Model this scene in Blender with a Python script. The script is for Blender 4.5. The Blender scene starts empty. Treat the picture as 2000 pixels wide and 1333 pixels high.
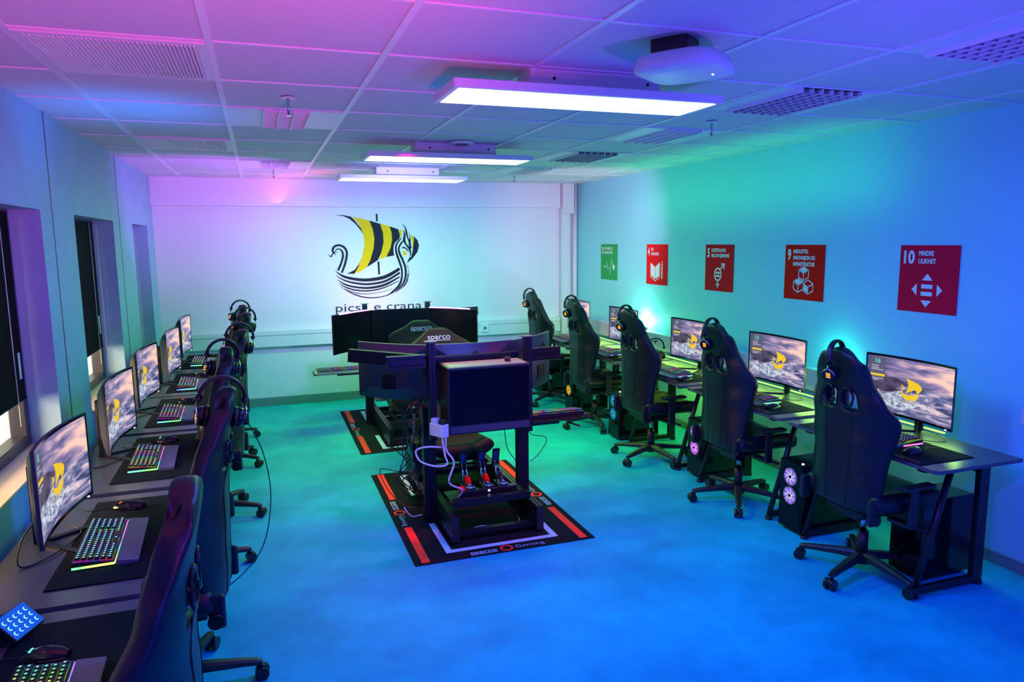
import bpy, bmesh, math, random
from mathutils import Matrix, Vector, Euler
random.seed(7)
PI = math.pi
D = bpy.data
SC = bpy.context.scene
COL = SC.collection

# ------------------------------------------------------------------ camera, world, view
F, CX, CY = 1392.0, 1000.0, 666.5
CAMH = 1.9
def _d(px, py): return Vector((px-CX, CY-py, -F))
_Y = _d(504, 475).normalized()
_X = _d(5000, 430); _X = (_X - _X.dot(_Y)*_Y).normalized()
_Z = _X.cross(_Y)
cam_d = D.cameras.new('camera'); cam = D.objects.new('camera', cam_d); COL.objects.link(cam)
cam.matrix_world = Matrix.Translation((0, 0, CAMH)) @ Matrix((_X, _Y, _Z)).to_4x4()
cam_d.sensor_width = 36; cam_d.lens = 36*F/2000.0; cam_d.clip_start = 0.05; cam_d.clip_end = 100
SC.camera = cam
SC.view_settings.view_transform = 'Standard'; SC.view_settings.look = 'None'
SC.view_settings.gamma = 1; SC.view_settings.use_curve_mapping = False
SC.view_settings.exposure = 0.0
W = D.worlds.new('world'); SC.world = W; W.use_nodes = True
W.node_tree.nodes['Background'].inputs[0].default_value = (0.75, 0.70, 0.30, 1)
W.node_tree.nodes['Background'].inputs[1].default_value = 1.3

def area(name, loc, aim, size, col, power, shape='RECTANGLE', size_y=None, spread=PI):
    l = D.lights.new(name, 'AREA'); l.shape = shape; l.size = size; l.size_y = size_y or size
    l.color = col; l.energy = power; l.spread = spread
    o = D.objects.new(name, l); COL.objects.link(o); o.location = loc
    o.rotation_euler = (Vector(aim)-Vector(loc)).to_track_quat('-Z', 'Y').to_euler(); return o
def spot(name, loc, aim, col, power, ang=90, blend=0.8, r=0.08):
    l = D.lights.new(name, 'SPOT'); l.color = col; l.energy = power; l.spot_size = math.radians(ang)
    l.spot_blend = blend; l.shadow_soft_size = r
    o = D.objects.new(name, l); COL.objects.link(o); o.location = loc
    o.rotation_euler = (Vector(aim)-Vector(loc)).to_track_quat('-Z', 'Y').to_euler(); return o
def point(name, loc, col, power, r=0.05):
    l = D.lights.new(name, 'POINT'); l.color = col; l.energy = power; l.shadow_soft_size = r
    o = D.objects.new(name, l); COL.objects.link(o); o.location = loc; return o

# room lights: colour-changing ceiling panels (their own light), plus LED uplights and added unseen fill spots and strips
#LIGHTS-BEGIN
K = {
  'panel_light_back': (0.0, 1.0, 0.05, 46),
  'panel_light_entrance': (0.0, 0.02, 1.0, 80),
  'panel_light_middle': (0.0, 1.0, 0.05, 22),
  'panel_light_near': (0.0, 0.108, 1.0, 58.84),
  'fill_spot_back_wall_left': (0.68, 0.26, 1.0, 63),
  'fill_spot_ceiling_left': (1.0, 0.073, 0.16, 215),
  'fill_spot_ceiling_middle': (0.24, 0.06, 1.0, 110),
  'fill_spot_ceiling_window': (0.0, 0.22, 1.0, 22),
  'fill_spot_corner_ceiling': (0.55, 0.08, 1.0, 85),
  'fill_spot_corner_right': (1.0, 0.46, 0.85, 105),
  'fill_spot_right_wall': (0.14, 0.05, 1.0, 163),
  'fill_spot_rigs': (1.0, 0.0, 0.22, 240),
  'fill_spot_rigs_right': (1.0, 0.0, 0.15, 150),
  'fill_spot_ship': (0.32, 0.27, 1.0, 240),
  'fill_back_ceiling': (1.0, 0.1, 0.4, 3.2),
  'fill_right_ceiling': (0.0, 1.0, 0.35, 3.6),
  'strip_right_desks': (0.40, 1.0, 0.05, 11),
  'uplight_beam.001': (0.02, 1.0, 0.60, 3.2),
  'desk_strip_light': (0.50, 1.0, 0.10, 15),
  'uplight_beam': (0.25, 1.0, 0.7, 14),
  'screen_back_glow': (1.0, 0.25, 0.9, 4.0),
  'fill_spot_left_wall': (0.0, 0.18, 1.0, 8),
  'window_daylight_1': (1.0, 0.62, 0.38, 110),
  'window_daylight_2': (1.0, 0.68, 0.42, 80),
}
def kc(n, d=(1, 1, 1, 30)): return K.get(n, d)
def A(n, loc, aim, size, sy=None, spread=PI): k = kc(n); return area(n, loc, aim, size, k[:3], k[3], size_y=sy, spread=spread)
def S(n, loc, aim, ang, blend=0.9, r=0.1): k = kc(n); return spot(n, loc, aim, k[:3], k[3], ang, blend, r)
A('panel_light_entrance', (1.5, -0.4, 2.5), (1.5, -0.3, 0), 1.2, 0.4)
A('panel_light_near', (1.4, 2.97, 2.47), (1.4, 2.98, 0), 1.2, 0.3)
A('panel_light_middle', (1.4, 5.32, 2.47), (1.4, 5.33, 0), 1.2, 0.3)
A('panel_light_back', (1.4, 7.12, 2.47), (1.4, 7.13, 0), 1.2, 0.3)
S('fill_spot_ceiling_left', (0.35, 0.5, 1.45), (-0.45, 2.1, 2.62), 95)  # fill spots are added to colour ceiling, walls and mats; no fixtures
S('fill_spot_ceiling_middle', (2.0, 0.3, 0.9), (1.2, 3.0, 2.62), 95)
S('fill_spot_right_wall', (0.9, 1.0, 2.2), (3.97, 3.4, 1.3), 70)
S('fill_spot_ship', (1.2, 5.6, 2.3), (1.6, 8.69, 1.5), 85)
A('screen_back_glow', (1.25, 8.0, 1.16), (1.25, 8.69, 1.38), 0.55, 0.03)
S('fill_spot_ceiling_window', (-0.55, 4.25, 1.85), (-0.62, 4.4, 2.62), 100, 1.0)
A('fill_back_ceiling', (0.3, 8.50, 2.35), (0.2, 8.45, 2.62), 2.2, 0.05)  # added to tint the back ceiling edge; no cove strip exists
A('fill_right_ceiling', (3.55, 5.3, 2.20), (3.90, 5.3, 2.62), 3.2, 0.05)  # added green wash for the right ceiling edge
A('desk_strip_light', (3.82, 5.55, 0.90), (3.60, 5.55, 0.74), 5.2, 0.02)
A('strip_right_desks', (3.80, 5.9, 0.60), (3.80, 5.9, 0.0), 4.4, 0.04)
S('fill_spot_left_wall', (1.2, 0.9, 2.0), (-1.06, 4.4, 1.9), 62)
S('fill_spot_rigs_right', (2.5, 3.4, 2.5), (1.8, 4.6, 0.0), 50)
S('fill_spot_rigs', (1.0, 5.0, 2.55), (1.35, 5.2, 0.0), 105)
S('fill_spot_corner_ceiling', (0.2, 6.6, 1.5), (-0.5, 7.6, 2.62), 100)
S('fill_spot_back_wall_left', (0.4, 6.3, 1.9), (-0.3, 8.69, 2.1), 70)
S('fill_spot_corner_right', (2.4, 6.0, 2.0), (3.97, 7.9, 1.9), 80)
#LIGHTS-END
# ------------------------------------------------------------------ materials
def nmat(name):
    m = D.materials.new(name); m.use_nodes = True
    nt = m.node_tree; b = nt.nodes['Principled BSDF']; return m, nt, b
def mat(name, col, rough=0.5, metal=0.0, emit=None, es=0.0, noise=0.0, nscale=8.0, bump=0.0, bscale=60.0, spec=0.5, coat=0.0):
    m, nt, b = nmat(name)
    b.inputs['Base Color'].default_value = (*col, 1); b.inputs['Roughness'].default_value = rough
    b.inputs['Metallic'].default_value = metal; b.inputs['Specular IOR Level'].default_value = spec
    b.inputs['Coat Weight'].default_value = coat
    if emit: b.inputs['Emission Color'].default_value = (*emit, 1); b.inputs['Emission Strength'].default_value = es
    if noise or bump:
        tc = nt.nodes.new('ShaderNodeTexCoord')
    if noise:
        n = nt.nodes.new('ShaderNodeTexNoise'); n.inputs['Scale'].default_value = nscale; n.inputs['Detail'].default_value = 5
        mx = nt.nodes.new('ShaderNodeMix'); mx.data_type = 'RGBA'
        mx.inputs[6].default_value = (*[c*(1-noise) for c in col], 1); mx.inputs[7].default_value = (*[min(1, c*(1+noise)) for c in col], 1)
        nt.links.new(tc.outputs['Object'], n.inputs['Vector']); nt.links.new(n.outputs['Fac'], mx.inputs[0])
        nt.links.new(mx.outputs[2], b.inputs['Base Color'])
    if bump:
        n2 = nt.nodes.new('ShaderNodeTexNoise'); n2.inputs['Scale'].default_value = bscale
        bp = nt.nodes.new('ShaderNodeBump'); bp.inputs['Strength'].default_value = bump; bp.inputs['Distance'].default_value = 0.01
        nt.links.new(tc.outputs['Object'], n2.inputs['Vector']); nt.links.new(n2.outputs['Fac'], bp.inputs['Height'])
        nt.links.new(bp.outputs['Normal'], b.inputs['Normal'])
    return m
def emat(name, col, s):
    m, nt, b = nmat(name); b.inputs['Base Color'].default_value = (0, 0, 0, 1)
    b.inputs['Emission Color'].default_value = (*col, 1); b.inputs['Emission Strength'].default_value = s; return m
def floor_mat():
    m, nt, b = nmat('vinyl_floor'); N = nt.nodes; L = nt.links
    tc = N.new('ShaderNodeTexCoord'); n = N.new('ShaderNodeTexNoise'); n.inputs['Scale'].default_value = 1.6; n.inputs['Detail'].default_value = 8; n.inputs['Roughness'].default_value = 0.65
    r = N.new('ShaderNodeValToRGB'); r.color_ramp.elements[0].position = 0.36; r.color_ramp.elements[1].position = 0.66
    r.color_ramp.elements[0].color = (0.005, 0.38, 0.50, 1); r.color_ramp.elements[1].color = (0.010, 0.64, 0.74, 1)  # teal vinyl, red cut to carry the lamps' saturated cast in the colour
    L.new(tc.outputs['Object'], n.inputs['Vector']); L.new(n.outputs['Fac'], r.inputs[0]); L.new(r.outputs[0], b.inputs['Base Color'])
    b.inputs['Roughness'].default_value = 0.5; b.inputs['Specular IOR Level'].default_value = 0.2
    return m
def rainbow_mat(name, s, scale=9.0, sat=0.95):
    m, nt, b = nmat(name); N = nt.nodes; L = nt.links
    tc = N.new('ShaderNodeTexCoord'); oi = N.new('ShaderNodeObjectInfo')
    sp = N.new('ShaderNodeSeparateXYZ'); L.new(tc.outputs['Object'], sp.inputs[0])
    a = N.new('ShaderNodeMath'); a.operation = 'MULTIPLY_ADD'; a.inputs[1].default_value = scale*0.35
    L.new(sp.outputs[0], a.inputs[0]); L.new(oi.outputs['Random'], a.inputs[2])
    n = N.new('ShaderNodeTexNoise'); n.inputs['Scale'].default_value = scale; L.new(tc.outputs['Object'], n.inputs['Vector'])
    a2 = N.new('ShaderNodeMath'); a2.operation = 'ADD'; L.new(a.outputs[0], a2.inputs[0]); L.new(n.outputs['Fac'], a2.inputs[1])
    fr = N.new('ShaderNodeMath'); fr.operation = 'FRACT'; L.new(a2.outputs[0], fr.inputs[0])
    h = N.new('ShaderNodeCombineColor'); h.mode = 'HSV'; h.inputs[1].default_value = sat; h.inputs[2].default_value = 1
    L.new(fr.outputs[0], h.inputs[0]); b.inputs['Base Color'].default_value = (0, 0, 0, 1)
    L.new(h.outputs[0], b.inputs['Emission Color']); b.inputs['Emission Strength'].default_value = s
    return m
def screen_mat():
    m, nt, b = nmat('storm_wallpaper'); N = nt.nodes; L = nt.links
    uv = N.new('ShaderNodeUVMap'); sp = N.new('ShaderNodeSeparateXYZ'); L.new(uv.outputs[0], sp.inputs[0])
    def noise(sx, sy, sc, det, dist=0.0, rot=0.0):
        mp = N.new('ShaderNodeMapping'); mp.inputs['Scale'].default_value = (sx, sy, 1); mp.inputs['Rotation'].default_value = (0, 0, rot)
        L.new(uv.outputs[0], mp.inputs[0]); n = N.new('ShaderNodeTexNoise'); n.inputs['Scale'].default_value = sc; n.inputs['Detail'].default_value = det
        n.inputs['Distortion'].default_value = dist; L.new(mp.outputs[0], n.inputs['Vector']); return n.outputs['Fac']
    def ramp(fac, st):
        r = N.new('ShaderNodeValToRGB'); e = r.color_ramp.elements
        while len(e) < len(st): e.new(0.5)
        for i, (p, c) in enumerate(st): e[i].position = p; e[i].color = (*c, 1)
        L.new(fac, r.inputs[0]); return r.outputs[0]
    def mix(f, a, c):
        x = N.new('ShaderNodeMix'); x.data_type = 'RGBA'; L.new(f, x.inputs[0]); L.new(a, x.inputs[6]); L.new(c, x.inputs[7]); return x.outputs[2]
    def math_(op, a, v):
        x = N.new('ShaderNodeMath'); x.operation = op
        L.new(a, x.inputs[0])
        if isinstance(v, (int, float)): x.inputs[1].default_value = v
        else: L.new(v, x.inputs[1])
        x.use_clamp = False; return x.outputs[0]
    # clouds: violet grey, peach towards the right middle
    c1 = noise(1, 2.8, 2.6, 8, 0.6, -0.25)
    sky = ramp(math_('ADD', c1, math_('MULTIPLY', math_('SUBTRACT', sp.outputs[0], 0.55), 0.28)), [(0.34, (0.07, 0.075, 0.18)), (0.47, (0.20, 0.16, 0.34)), (0.57, (0.50, 0.34, 0.46)), (0.68, (0.95, 0.58, 0.46))])
    c2 = noise(1, 3.2, 3.4, 9, 1.2, 0.35)
    sea = ramp(c2, [(0.34, (0.04, 0.05, 0.14)), (0.48, (0.16, 0.16, 0.32)), (0.58, (0.45, 0.36, 0.50)), (0.70, (0.92, 0.66, 0.62))])
    hz = math_('ADD', sp.outputs[1], math_('MULTIPLY', math_('SUBTRACT', c2, 0.5), 0.3))
    f = ramp(hz, [(0.50, (0, 0, 0)), (0.56, (1, 1, 1))])
    base = mix(f, sea, sky)
    # dark cliff to the left, foam and rocks at the bottom left
    dx = math_('MULTIPLY', math_('SUBTRACT', sp.outputs[0], 0.22), 2.1); dy = math_('MULTIPLY', math_('SUBTRACT', sp.outputs[1], 0.50), 2.6)
    rr = math_('ADD', math_('ADD', math_('MULTIPLY', dx, dx), math_('MULTIPLY', dy, dy)), math_('MULTIPLY', math_('SUBTRACT', c1, 0.5), 0.5))
    cf = ramp(rr, [(0.14, (1, 1, 1)), (0.20, (0, 0, 0))])
    rock = ramp(noise(1, 1, 9, 5), [(0.35, (0.03, 0.02, 0.05)), (0.65, (0.10, 0.07, 0.13))])
    base = mix(cf, base, rock)
    fx = math_('MULTIPLY', math_('SUBTRACT', sp.outputs[0], 0.36), 1.7); fy = math_('MULTIPLY', math_('SUBTRACT', sp.outputs[1], 0.24), 3.6)
    fr2 = math_('ADD', math_('ADD', math_('MULTIPLY', fx, fx), math_('MULTIPLY', fy, fy)), math_('MULTIPLY', math_('SUBTRACT', noise(1, 1, 6, 6, 1.0), 0.5), 1.9))
    foam = ramp(noise(1, 1, 14, 6, 1.5), [(0.35, (0.10, 0.14, 0.25)), (0.6, (0.62, 0.66, 0.76))])
    base = mix(ramp(fr2, [(0.16, (1, 1, 1)), (0.30, (0, 0, 0))]), base, foam)
    b.inputs['Base Color'].default_value = (0.01, 0.01, 0.01, 1); b.inputs['Roughness'].default_value = 0.35
    L.new(base, b.inputs['Emission Color']); b.inputs['Emission Strength'].default_value = 1.12
    return m
M = {}
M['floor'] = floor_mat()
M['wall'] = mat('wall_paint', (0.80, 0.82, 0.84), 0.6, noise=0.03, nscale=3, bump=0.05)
M['wall_right'] = mat('wall_paint_light_cast', (0.30, 0.80, 0.88), 0.6, noise=0.03, nscale=2.0, bump=0.05)  # aqua cast of the coloured light is put into this base colour
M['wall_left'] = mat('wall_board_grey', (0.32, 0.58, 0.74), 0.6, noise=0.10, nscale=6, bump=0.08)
M['tile'] = mat('ceiling_tile', (0.74, 0.74, 0.76), 0.8, noise=0.04, nscale=30, bump=0.1, bscale=200)
M['tbar'] = mat('ceiling_grid_metal', (0.86, 0.88, 0.92), 0.4)
M['white'] = mat('white_plastic', (0.82, 0.84, 0.86), 0.4)
M['trunk'] = mat('cable_trunking_plastic', (0.78, 0.82, 0.84), 0.35)
M['base'] = mat('grey_skirting', (0.16, 0.27, 0.27), 0.5)
M['leather'] = mat('black_faux_leather', (0.010, 0.011, 0.014), 0.36, bump=0.12, bscale=220, spec=0.45)
M['plastic'] = mat('black_plastic', (0.015, 0.015, 0.018), 0.42, bump=0.05, bscale=300)
M['gloss'] = mat('gloss_black_plastic', (0.008, 0.008, 0.010), 0.12)
M['metal_b'] = mat('black_powder_coated_steel', (0.014, 0.014, 0.017), 0.35, 0.2)
M['alu'] = mat('black_anodised_aluminium', (0.02, 0.022, 0.03), 0.32, 0.7)
M['chrome'] = mat('polished_steel', (0.6, 0.6, 0.62), 0.15, 1.0)
M['desk'] = mat('dark_grey_desktop', (0.095, 0.10, 0.11), 0.30, noise=0.2, nscale=90)
M['cloth'] = mat('black_cloth_mat', (0.005, 0.013, 0.015), 0.9, bump=0.2, bscale=500, spec=0.15)
M['mat_red'] = mat('red_print', (0.90, 0.06, 0.03), 0.8, spec=0.2)
M['mat_pale'] = mat('pale_print', (0.35, 0.80, 0.92), 0.8, spec=0.2)
M['cept'] = mat('orange_print', (0.75, 0.12, 0.08), 0.7, emit=(0.8, 0.1, 0.06), es=0.0)
M['grey'] = mat('grey_plastic', (0.16, 0.17, 0.20), 0.45)
M['foam'] = mat('seat_fabric_black', (0.005, 0.03, 0.022), 0.8, bump=0.3, bscale=400)
M['screen'] = screen_mat()
M['off'] = mat('dark_screen_glass', (0.004, 0.004, 0.006), 0.22, spec=0.4)
M['back'] = mat('monitor_back_plastic', (0.045, 0.05, 0.07), 0.38)
M['panel_w'] = emat('lit_diffuser', (0.80, 0.93, 1.0), 2.6)
M['rain'] = rainbow_mat('key_backlight_rainbow', 0.25, 22)
M['rain3'] = rainbow_mat('key_legend_rainbow', 1.1, 12, 0.8)
M['rain2'] = rainbow_mat('edge_light_rainbow', 1.7, 4, 0.8)
M['key'] = mat('black_keycap', (0.02, 0.022, 0.03), 0.4)
M['yellow_e'] = emat('yellow_on_screen', (0.95, 0.62, 0.02), 0.95)
M['teal_e'] = emat('teal_on_screen', (0.1, 0.75, 0.65), 0.9)
M['white_e'] = emat('white_on_screen', (0.75, 0.75, 0.85), 0.8)
M['panel_e'] = emat('login_panel_on_screen', (0.13, 0.11, 0.20), 0.9)
M['orange_e'] = emat('amber_led', (1.0, 0.22, 0.02), 3.5)
M['red_e'] = emat('red_led', (1.0, 0.05, 0.02), 3)
M['green_e'] = emat('green_led', (0.1, 1.0, 0.35), 2.5)
M['blue_e'] = emat('pale_blue_led', (0.25, 0.65, 1.0), 1.8)
M['white_led'] = emat('white_led', (0.8, 0.9, 1.0), 4)
M['logo_dark'] = mat('logo_dark_vinyl', (0.012, 0.014, 0.03), 0.6, spec=0.2)
M['logo_yel'] = mat('logo_yellow_vinyl', (1.0, 0.60, 0.0), 0.6, spec=0.2)
M['p_red'] = mat('poster_red', (0.98, 0.012, 0.018), 0.6, spec=0.05)
M['p_ora'] = mat('poster_bright_red', (0.98, 0.010, 0.006), 0.6, spec=0.05)
M['p_mag'] = mat('poster_magenta', (0.90, 0.006, 0.045), 0.6, spec=0.05)
M['p_grn'] = mat('poster_green', (0.02, 0.40, 0.09), 0.5, spec=0.2)
M['p_wht'] = mat('poster_white', (0.85, 0.88, 0.88), 0.5, spec=0.2)
M['sill'] = mat('pale_wood', (0.86, 0.70, 0.50), 0.45, noise=0.08, nscale=12)
M['frame'] = mat('window_frame_dark', (0.03, 0.035, 0.06), 0.35)
M['blind'] = mat('black_roller_blind', (0.004, 0.004, 0.006), 0.8, spec=0.1)
M['glow_g'] = emat('yellow_green_led_strip', (0.50, 1.0, 0.16), 1.6)
M['glow_v'] = emat('violet_led_strip', (0.62, 0.2, 1.0), 6)
M['glow_w'] = emat('green_white_uplight', (0.45, 1.0, 0.62), 8)
M['dark'] = mat('dark_void', (0.005, 0.005, 0.006), 0.8)
def glass_mat(name='window_glass'):
    m, nt, b = nmat(name); N = nt.nodes; L = nt.links
    t = N.new('ShaderNodeBsdfTransparent'); g = N.new('ShaderNodeBsdfGlossy'); g.inputs['Roughness'].default_value = 0.02
    x = N.new('ShaderNodeMixShader'); x.inputs[0].default_value = 0.07
    L.new(t.outputs[0], x.inputs[1]); L.new(g.outputs[0], x.inputs[2]); L.new(x.outputs[0], N['Material Output'].inputs[0]); return m
M['glass'] = glass_mat()
M['tglass'] = mat('tinted_side_glass', (0.003, 0.003, 0.006), 0.10, spec=0.2)

# ------------------------------------------------------------------ geometry helpers
class MB:
    def __init__(s): s.bm = bmesh.new(); s.mats = []
    def mi(s, m):
        if m not in s.mats: s.mats.append(m)
        return s.mats.index(m)
    def _set(s, faces, m, smooth=False):
        i = s.mi(m)
        for f in faces: f.material_index = i; f.smooth = smooth
    def box(s, c, d, m, rot=None, bev=0.0, T=None):
        r = bmesh.ops.create_cube(s.bm, size=1.0); vs = r['verts']
        MM = Matrix.Translation(c) @ (Euler(rot).to_matrix().to_4x4() if rot else Matrix()) @ Matrix.Diagonal((*d, 1))
        if T is not None: MM = T @ MM
        bmesh.ops.transform(s.bm, matrix=MM, verts=vs)
        fs = list({f for v in vs for f in v.link_faces})
        if bev > 0:
            es = list({e for v in vs for e in v.link_edges})
            rb = bmesh.ops.bevel(s.bm, geom=es, offset=bev, segments=2, affect='EDGES', profile=0.5)
            fs = list({f for v in rb['verts'] for f in v.link_faces} | set(f for f in fs if f.is_valid))
        s._set(fs, m); return s
    def cyl(s, p0, p1, r, m, n=16, r2=None, smooth=True, caps=True):
        p0 = Vector(p0); p1 = Vector(p1); d = p1-p0
        res = bmesh.ops.create_cone(s.bm, cap_ends=caps, segments=n, radius1=r, radius2=r if r2 is None else r2, depth=d.length)
        vs = res['verts']; q = d.to_track_quat('Z', 'Y').to_matrix().to_4x4()
        bmesh.ops.transform(s.bm, matrix=Matrix.Translation((p0+p1)/2) @ q, verts=vs)
        fs = list({f for v in vs for f in v.link_faces}); s._set(fs, m)
        for f in fs: f.smooth = smooth and len(f.verts) == 4
        return s
    def sph(s, c, r, m, sc=(1, 1, 1), n=16):
        res = bmesh.ops.create_uvsphere(s.bm, u_segments=n, v_segments=n//2+2, radius=r); vs = res['verts']
        bmesh.ops.transform(s.bm, matrix=Matrix.Translation(c) @ Matrix.Diagonal((*sc, 1)), verts=vs)
        s._set(list({f for v in vs for f in v.link_faces}), m, True); return s
    def tube(s, pts, r, m, n=8, close=False, flat=1.0):
        P = [Vector(p) for p in pts]; k = len(P); rings = []
        up = Vector((0, 0, 1))
        for i in range(k):
            a = P[(i-1) % k] if (close or i > 0) else P[0]; b_ = P[(i+1) % k] if (close or i < k-1) else P[-1]
            t = (b_-a).normalized()
            u = t.cross(up)
            if u.length < 0.05: u = t.cross(Vector((0, 1, 0)))
            u.normalize(); w = t.cross(u)
            rr = r[i] if isinstance(r, (list, tuple)) else r
            rings.append([s.bm.verts.new(P[i] + u*math.cos(2*PI*j/n)*rr + w*math.sin(2*PI*j/n)*rr*flat) for j in range(n)])
        fs = []
        for i in range(k if close else k-1):
            A, B = rings[i], rings[(i+1) % k]
            for j in range(n): fs.append(s.bm.faces.new((A[j], A[(j+1) % n], B[(j+1) % n], B[j])))
        s._set(fs, m, True)
        if not close: s._set([s.bm.faces.new(rings[0]), s.bm.faces.new(rings[-1][::-1])], m)
        return s
    def poly(s, pts, m):
        try: f = s.bm.faces.new([s.bm.verts.new(p) for p in pts])
        except ValueError: return s
        s._set([f], m); return s
    def prism(s, pts, vec, m, smooth=False):
        v = Vector(vec); A = [s.bm.verts.new(p) for p in pts]; B = [s.bm.verts.new(Vector(p)+v) for p in pts]; n = len(A)
        fs = [s.bm.faces.new(A[::-1]), s.bm.faces.new(B)]; sd = [s.bm.faces.new((A[i], A[(i+1) % n], B[(i+1) % n], B[i])) for i in range(n)]
        s._set(fs, m); s._set(sd, m, smooth); return s
    def grid(s, nu, nv, fn, m, hole=None, uvs=False, smooth=True):
        V = [[s.bm.verts.new(fn(i/nu, j/nv)) for j in range(nv+1)] for i in range(nu+1)]
        uvl = s.bm.loops.layers.uv.verify() if uvs else None
        for i in range(nu):
            for j in range(nv):
                if hole and hole(i, j): continue
                f = s.bm.faces.new((V[i][j], V[i+1][j], V[i+1][j+1], V[i][j+1])); s._set([f], m, smooth)
                if uvs:
                    for lp, (a, b_) in zip(f.loops, ((i, j), (i+1, j), (i+1, j+1), (i, j+1))): lp[uvl].uv = (a/nu, b_/nv)
        return s
    def build(s, name, parent=None, recalc=True):
        if recalc: bmesh.ops.recalc_face_normals(s.bm, faces=s.bm.faces)
        me = D.meshes.new(name); s.bm.to_mesh(me); s.bm.free()
        for m in s.mats: me.materials.append(M[m])
        o = D.objects.new(name, me); COL.objects.link(o)
        if parent: o.parent = parent
        return o
def solid(o, th, off=0.0, sub=1, rim=True):
    a = o.modifiers.new('thick', 'SOLIDIFY'); a.thickness = th; a.offset = off
    if sub: b_ = o.modifiers.new('smooth', 'SUBSURF'); b_.levels = sub; b_.render_levels = sub
    return o
def tag(o, label=None, cat=None, group=None, kind=None):
    if label: o['label'] = label
    if cat: o['category'] = cat
    if group: o['group'] = group
    if kind: o['kind'] = kind
    return o
def empty(name, loc, rz=0, label=None, cat=None, group=None):
    o = D.objects.new(name, None); COL.objects.link(o); o.location = loc; o.rotation_euler = (0, 0, rz)
    o.empty_display_size = 0.1
    return tag(o, label, cat, group)
def copy_tree(o, parent=None):
    c = o.copy(); COL.objects.link(c); c.parent = parent
    for ch in [x for x in D.objects if x.parent == o]: copy_tree(ch, c)
    return c
def catmull(pts, n=6):
    P = [Vector(p) for p in pts]; out = []
    for i in range(len(P)-1):
        p0 = P[max(i-1, 0)]; p1 = P[i]; p2 = P[i+1]; p3 = P[min(i+2, len(P)-1)]
        for k in range(n):
            t = k/n
            out.append(0.5*((2*p1)+(-p0+p2)*t+(2*p0-5*p1+4*p2-p3)*t*t+(-p0+3*p1-3*p2+p3)*t**3))
    out.append(P[-1]); return out
_tc = {}
def text_faces(s, bold=0.0):
    k = (s, bold)
    if k in _tc: return _tc[k]
    cu = D.curves.new('t', 'FONT'); cu.body = s; cu.size = 1.0; cu.offset = bold; cu.resolution_u = 3
    o = D.objects.new('t', cu); COL.objects.link(o)
    dg = bpy.context.evaluated_depsgraph_get(); me = D.meshes.new_from_object(o.evaluated_get(dg))
    V = [v.co.copy() for v in me.vertices]; Fc = [list(p.vertices) for p in me.polygons]
    D.objects.remove(o); D.curves.remove(cu); D.meshes.remove(me)
    if V:
        x0 = min(v.x for v in V); x1 = max(v.x for v in V)
    else: x0 = x1 = 0
    _tc[k] = (V, Fc, x0, x1); return _tc[k]
def put_text(mb, s, fn, m, h=1.0, w=None, x=0, y=0, bold=0.02, center=False, sx=1.0):
    V, Fc, x0, x1 = text_faces(s, bold)
    if not V: return
    cap = 0.72
    ky = h/cap; kx = (w/(x1-x0)) if w else ky*sx
    wid = (x1-x0)*kx; ox = x-(wid/2 if center else 0)
    vs = [mb.bm.verts.new(fn(ox+(v.x-x0)*kx, y+v.y*ky)) for v in V]
    fs = []
    for f in Fc:
        try: fs.append(mb.bm.faces.new([vs[i] for i in f]))
        except ValueError: pass
    mb._set(fs, m)
def stroke(pts, n=5):
    """pts: (x, y, width) -> outline polygon of a tapering stroke"""
    C = catmull([(p[0], p[1], p[2]) for p in pts], n); Lf, Rt = [], []
    for i, c in enumerate(C):
        a = C[max(i-1, 0)]; b_ = C[min(i+1, len(C)-1)]; t = Vector((b_.x-a.x, b_.y-a.y)).normalized(); w = max(c.z, 1)/2
        Lf.append((c.x-t.y*w, c.y+t.x*w)); Rt.append((c.x+t.y*w, c.y-t.x*w))
    return Lf, Rt
def put_stroke(mb, pts, fn, m, n=5):
    Lf, Rt = stroke(pts, n)
    A = [mb.bm.verts.new(fn(*p)) for p in Lf]; B = [mb.bm.verts.new(fn(*p)) for p in Rt]
    mb._set([mb.bm.faces.new((A[i], A[i+1], B[i+1], B[i])) for i in range(len(A)-1)], m)
def put_poly(mb, pts, fn, m): mb.poly([fn(*p) for p in pts], m)

# ------------------------------------------------------------------ room shell
XL, XR, YN, YB, ZC = -1.065, 3.97, -1.6, 8.69, 2.62
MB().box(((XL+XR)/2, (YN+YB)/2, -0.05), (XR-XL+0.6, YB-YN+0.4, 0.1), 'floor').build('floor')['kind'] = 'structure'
MB().box(((XL+XR)/2, (YN+YB)/2, ZC+0.05), (XR-XL+0.6, YB-YN+0.4, 0.1), 'tile').build('ceiling')['kind'] = 'structure'
MB().box(((XL+XR)/2, YB+0.1, ZC/2), (XR-XL+0.6, 0.2, ZC), 'wall').build('wall_back')['kind'] = 'structure'
MB().box(((XL+XR)/2, YN-0.1, ZC/2), (XR-XL+0.6, 0.2, ZC), 'wall').build('wall_front')['kind'] = 'structure'
MB().box((XR+0.1, (YN+YB)/2, ZC/2), (0.2, YB-YN, ZC), 'wall_right').build('wall_right')['kind'] = 'structure'
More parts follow.
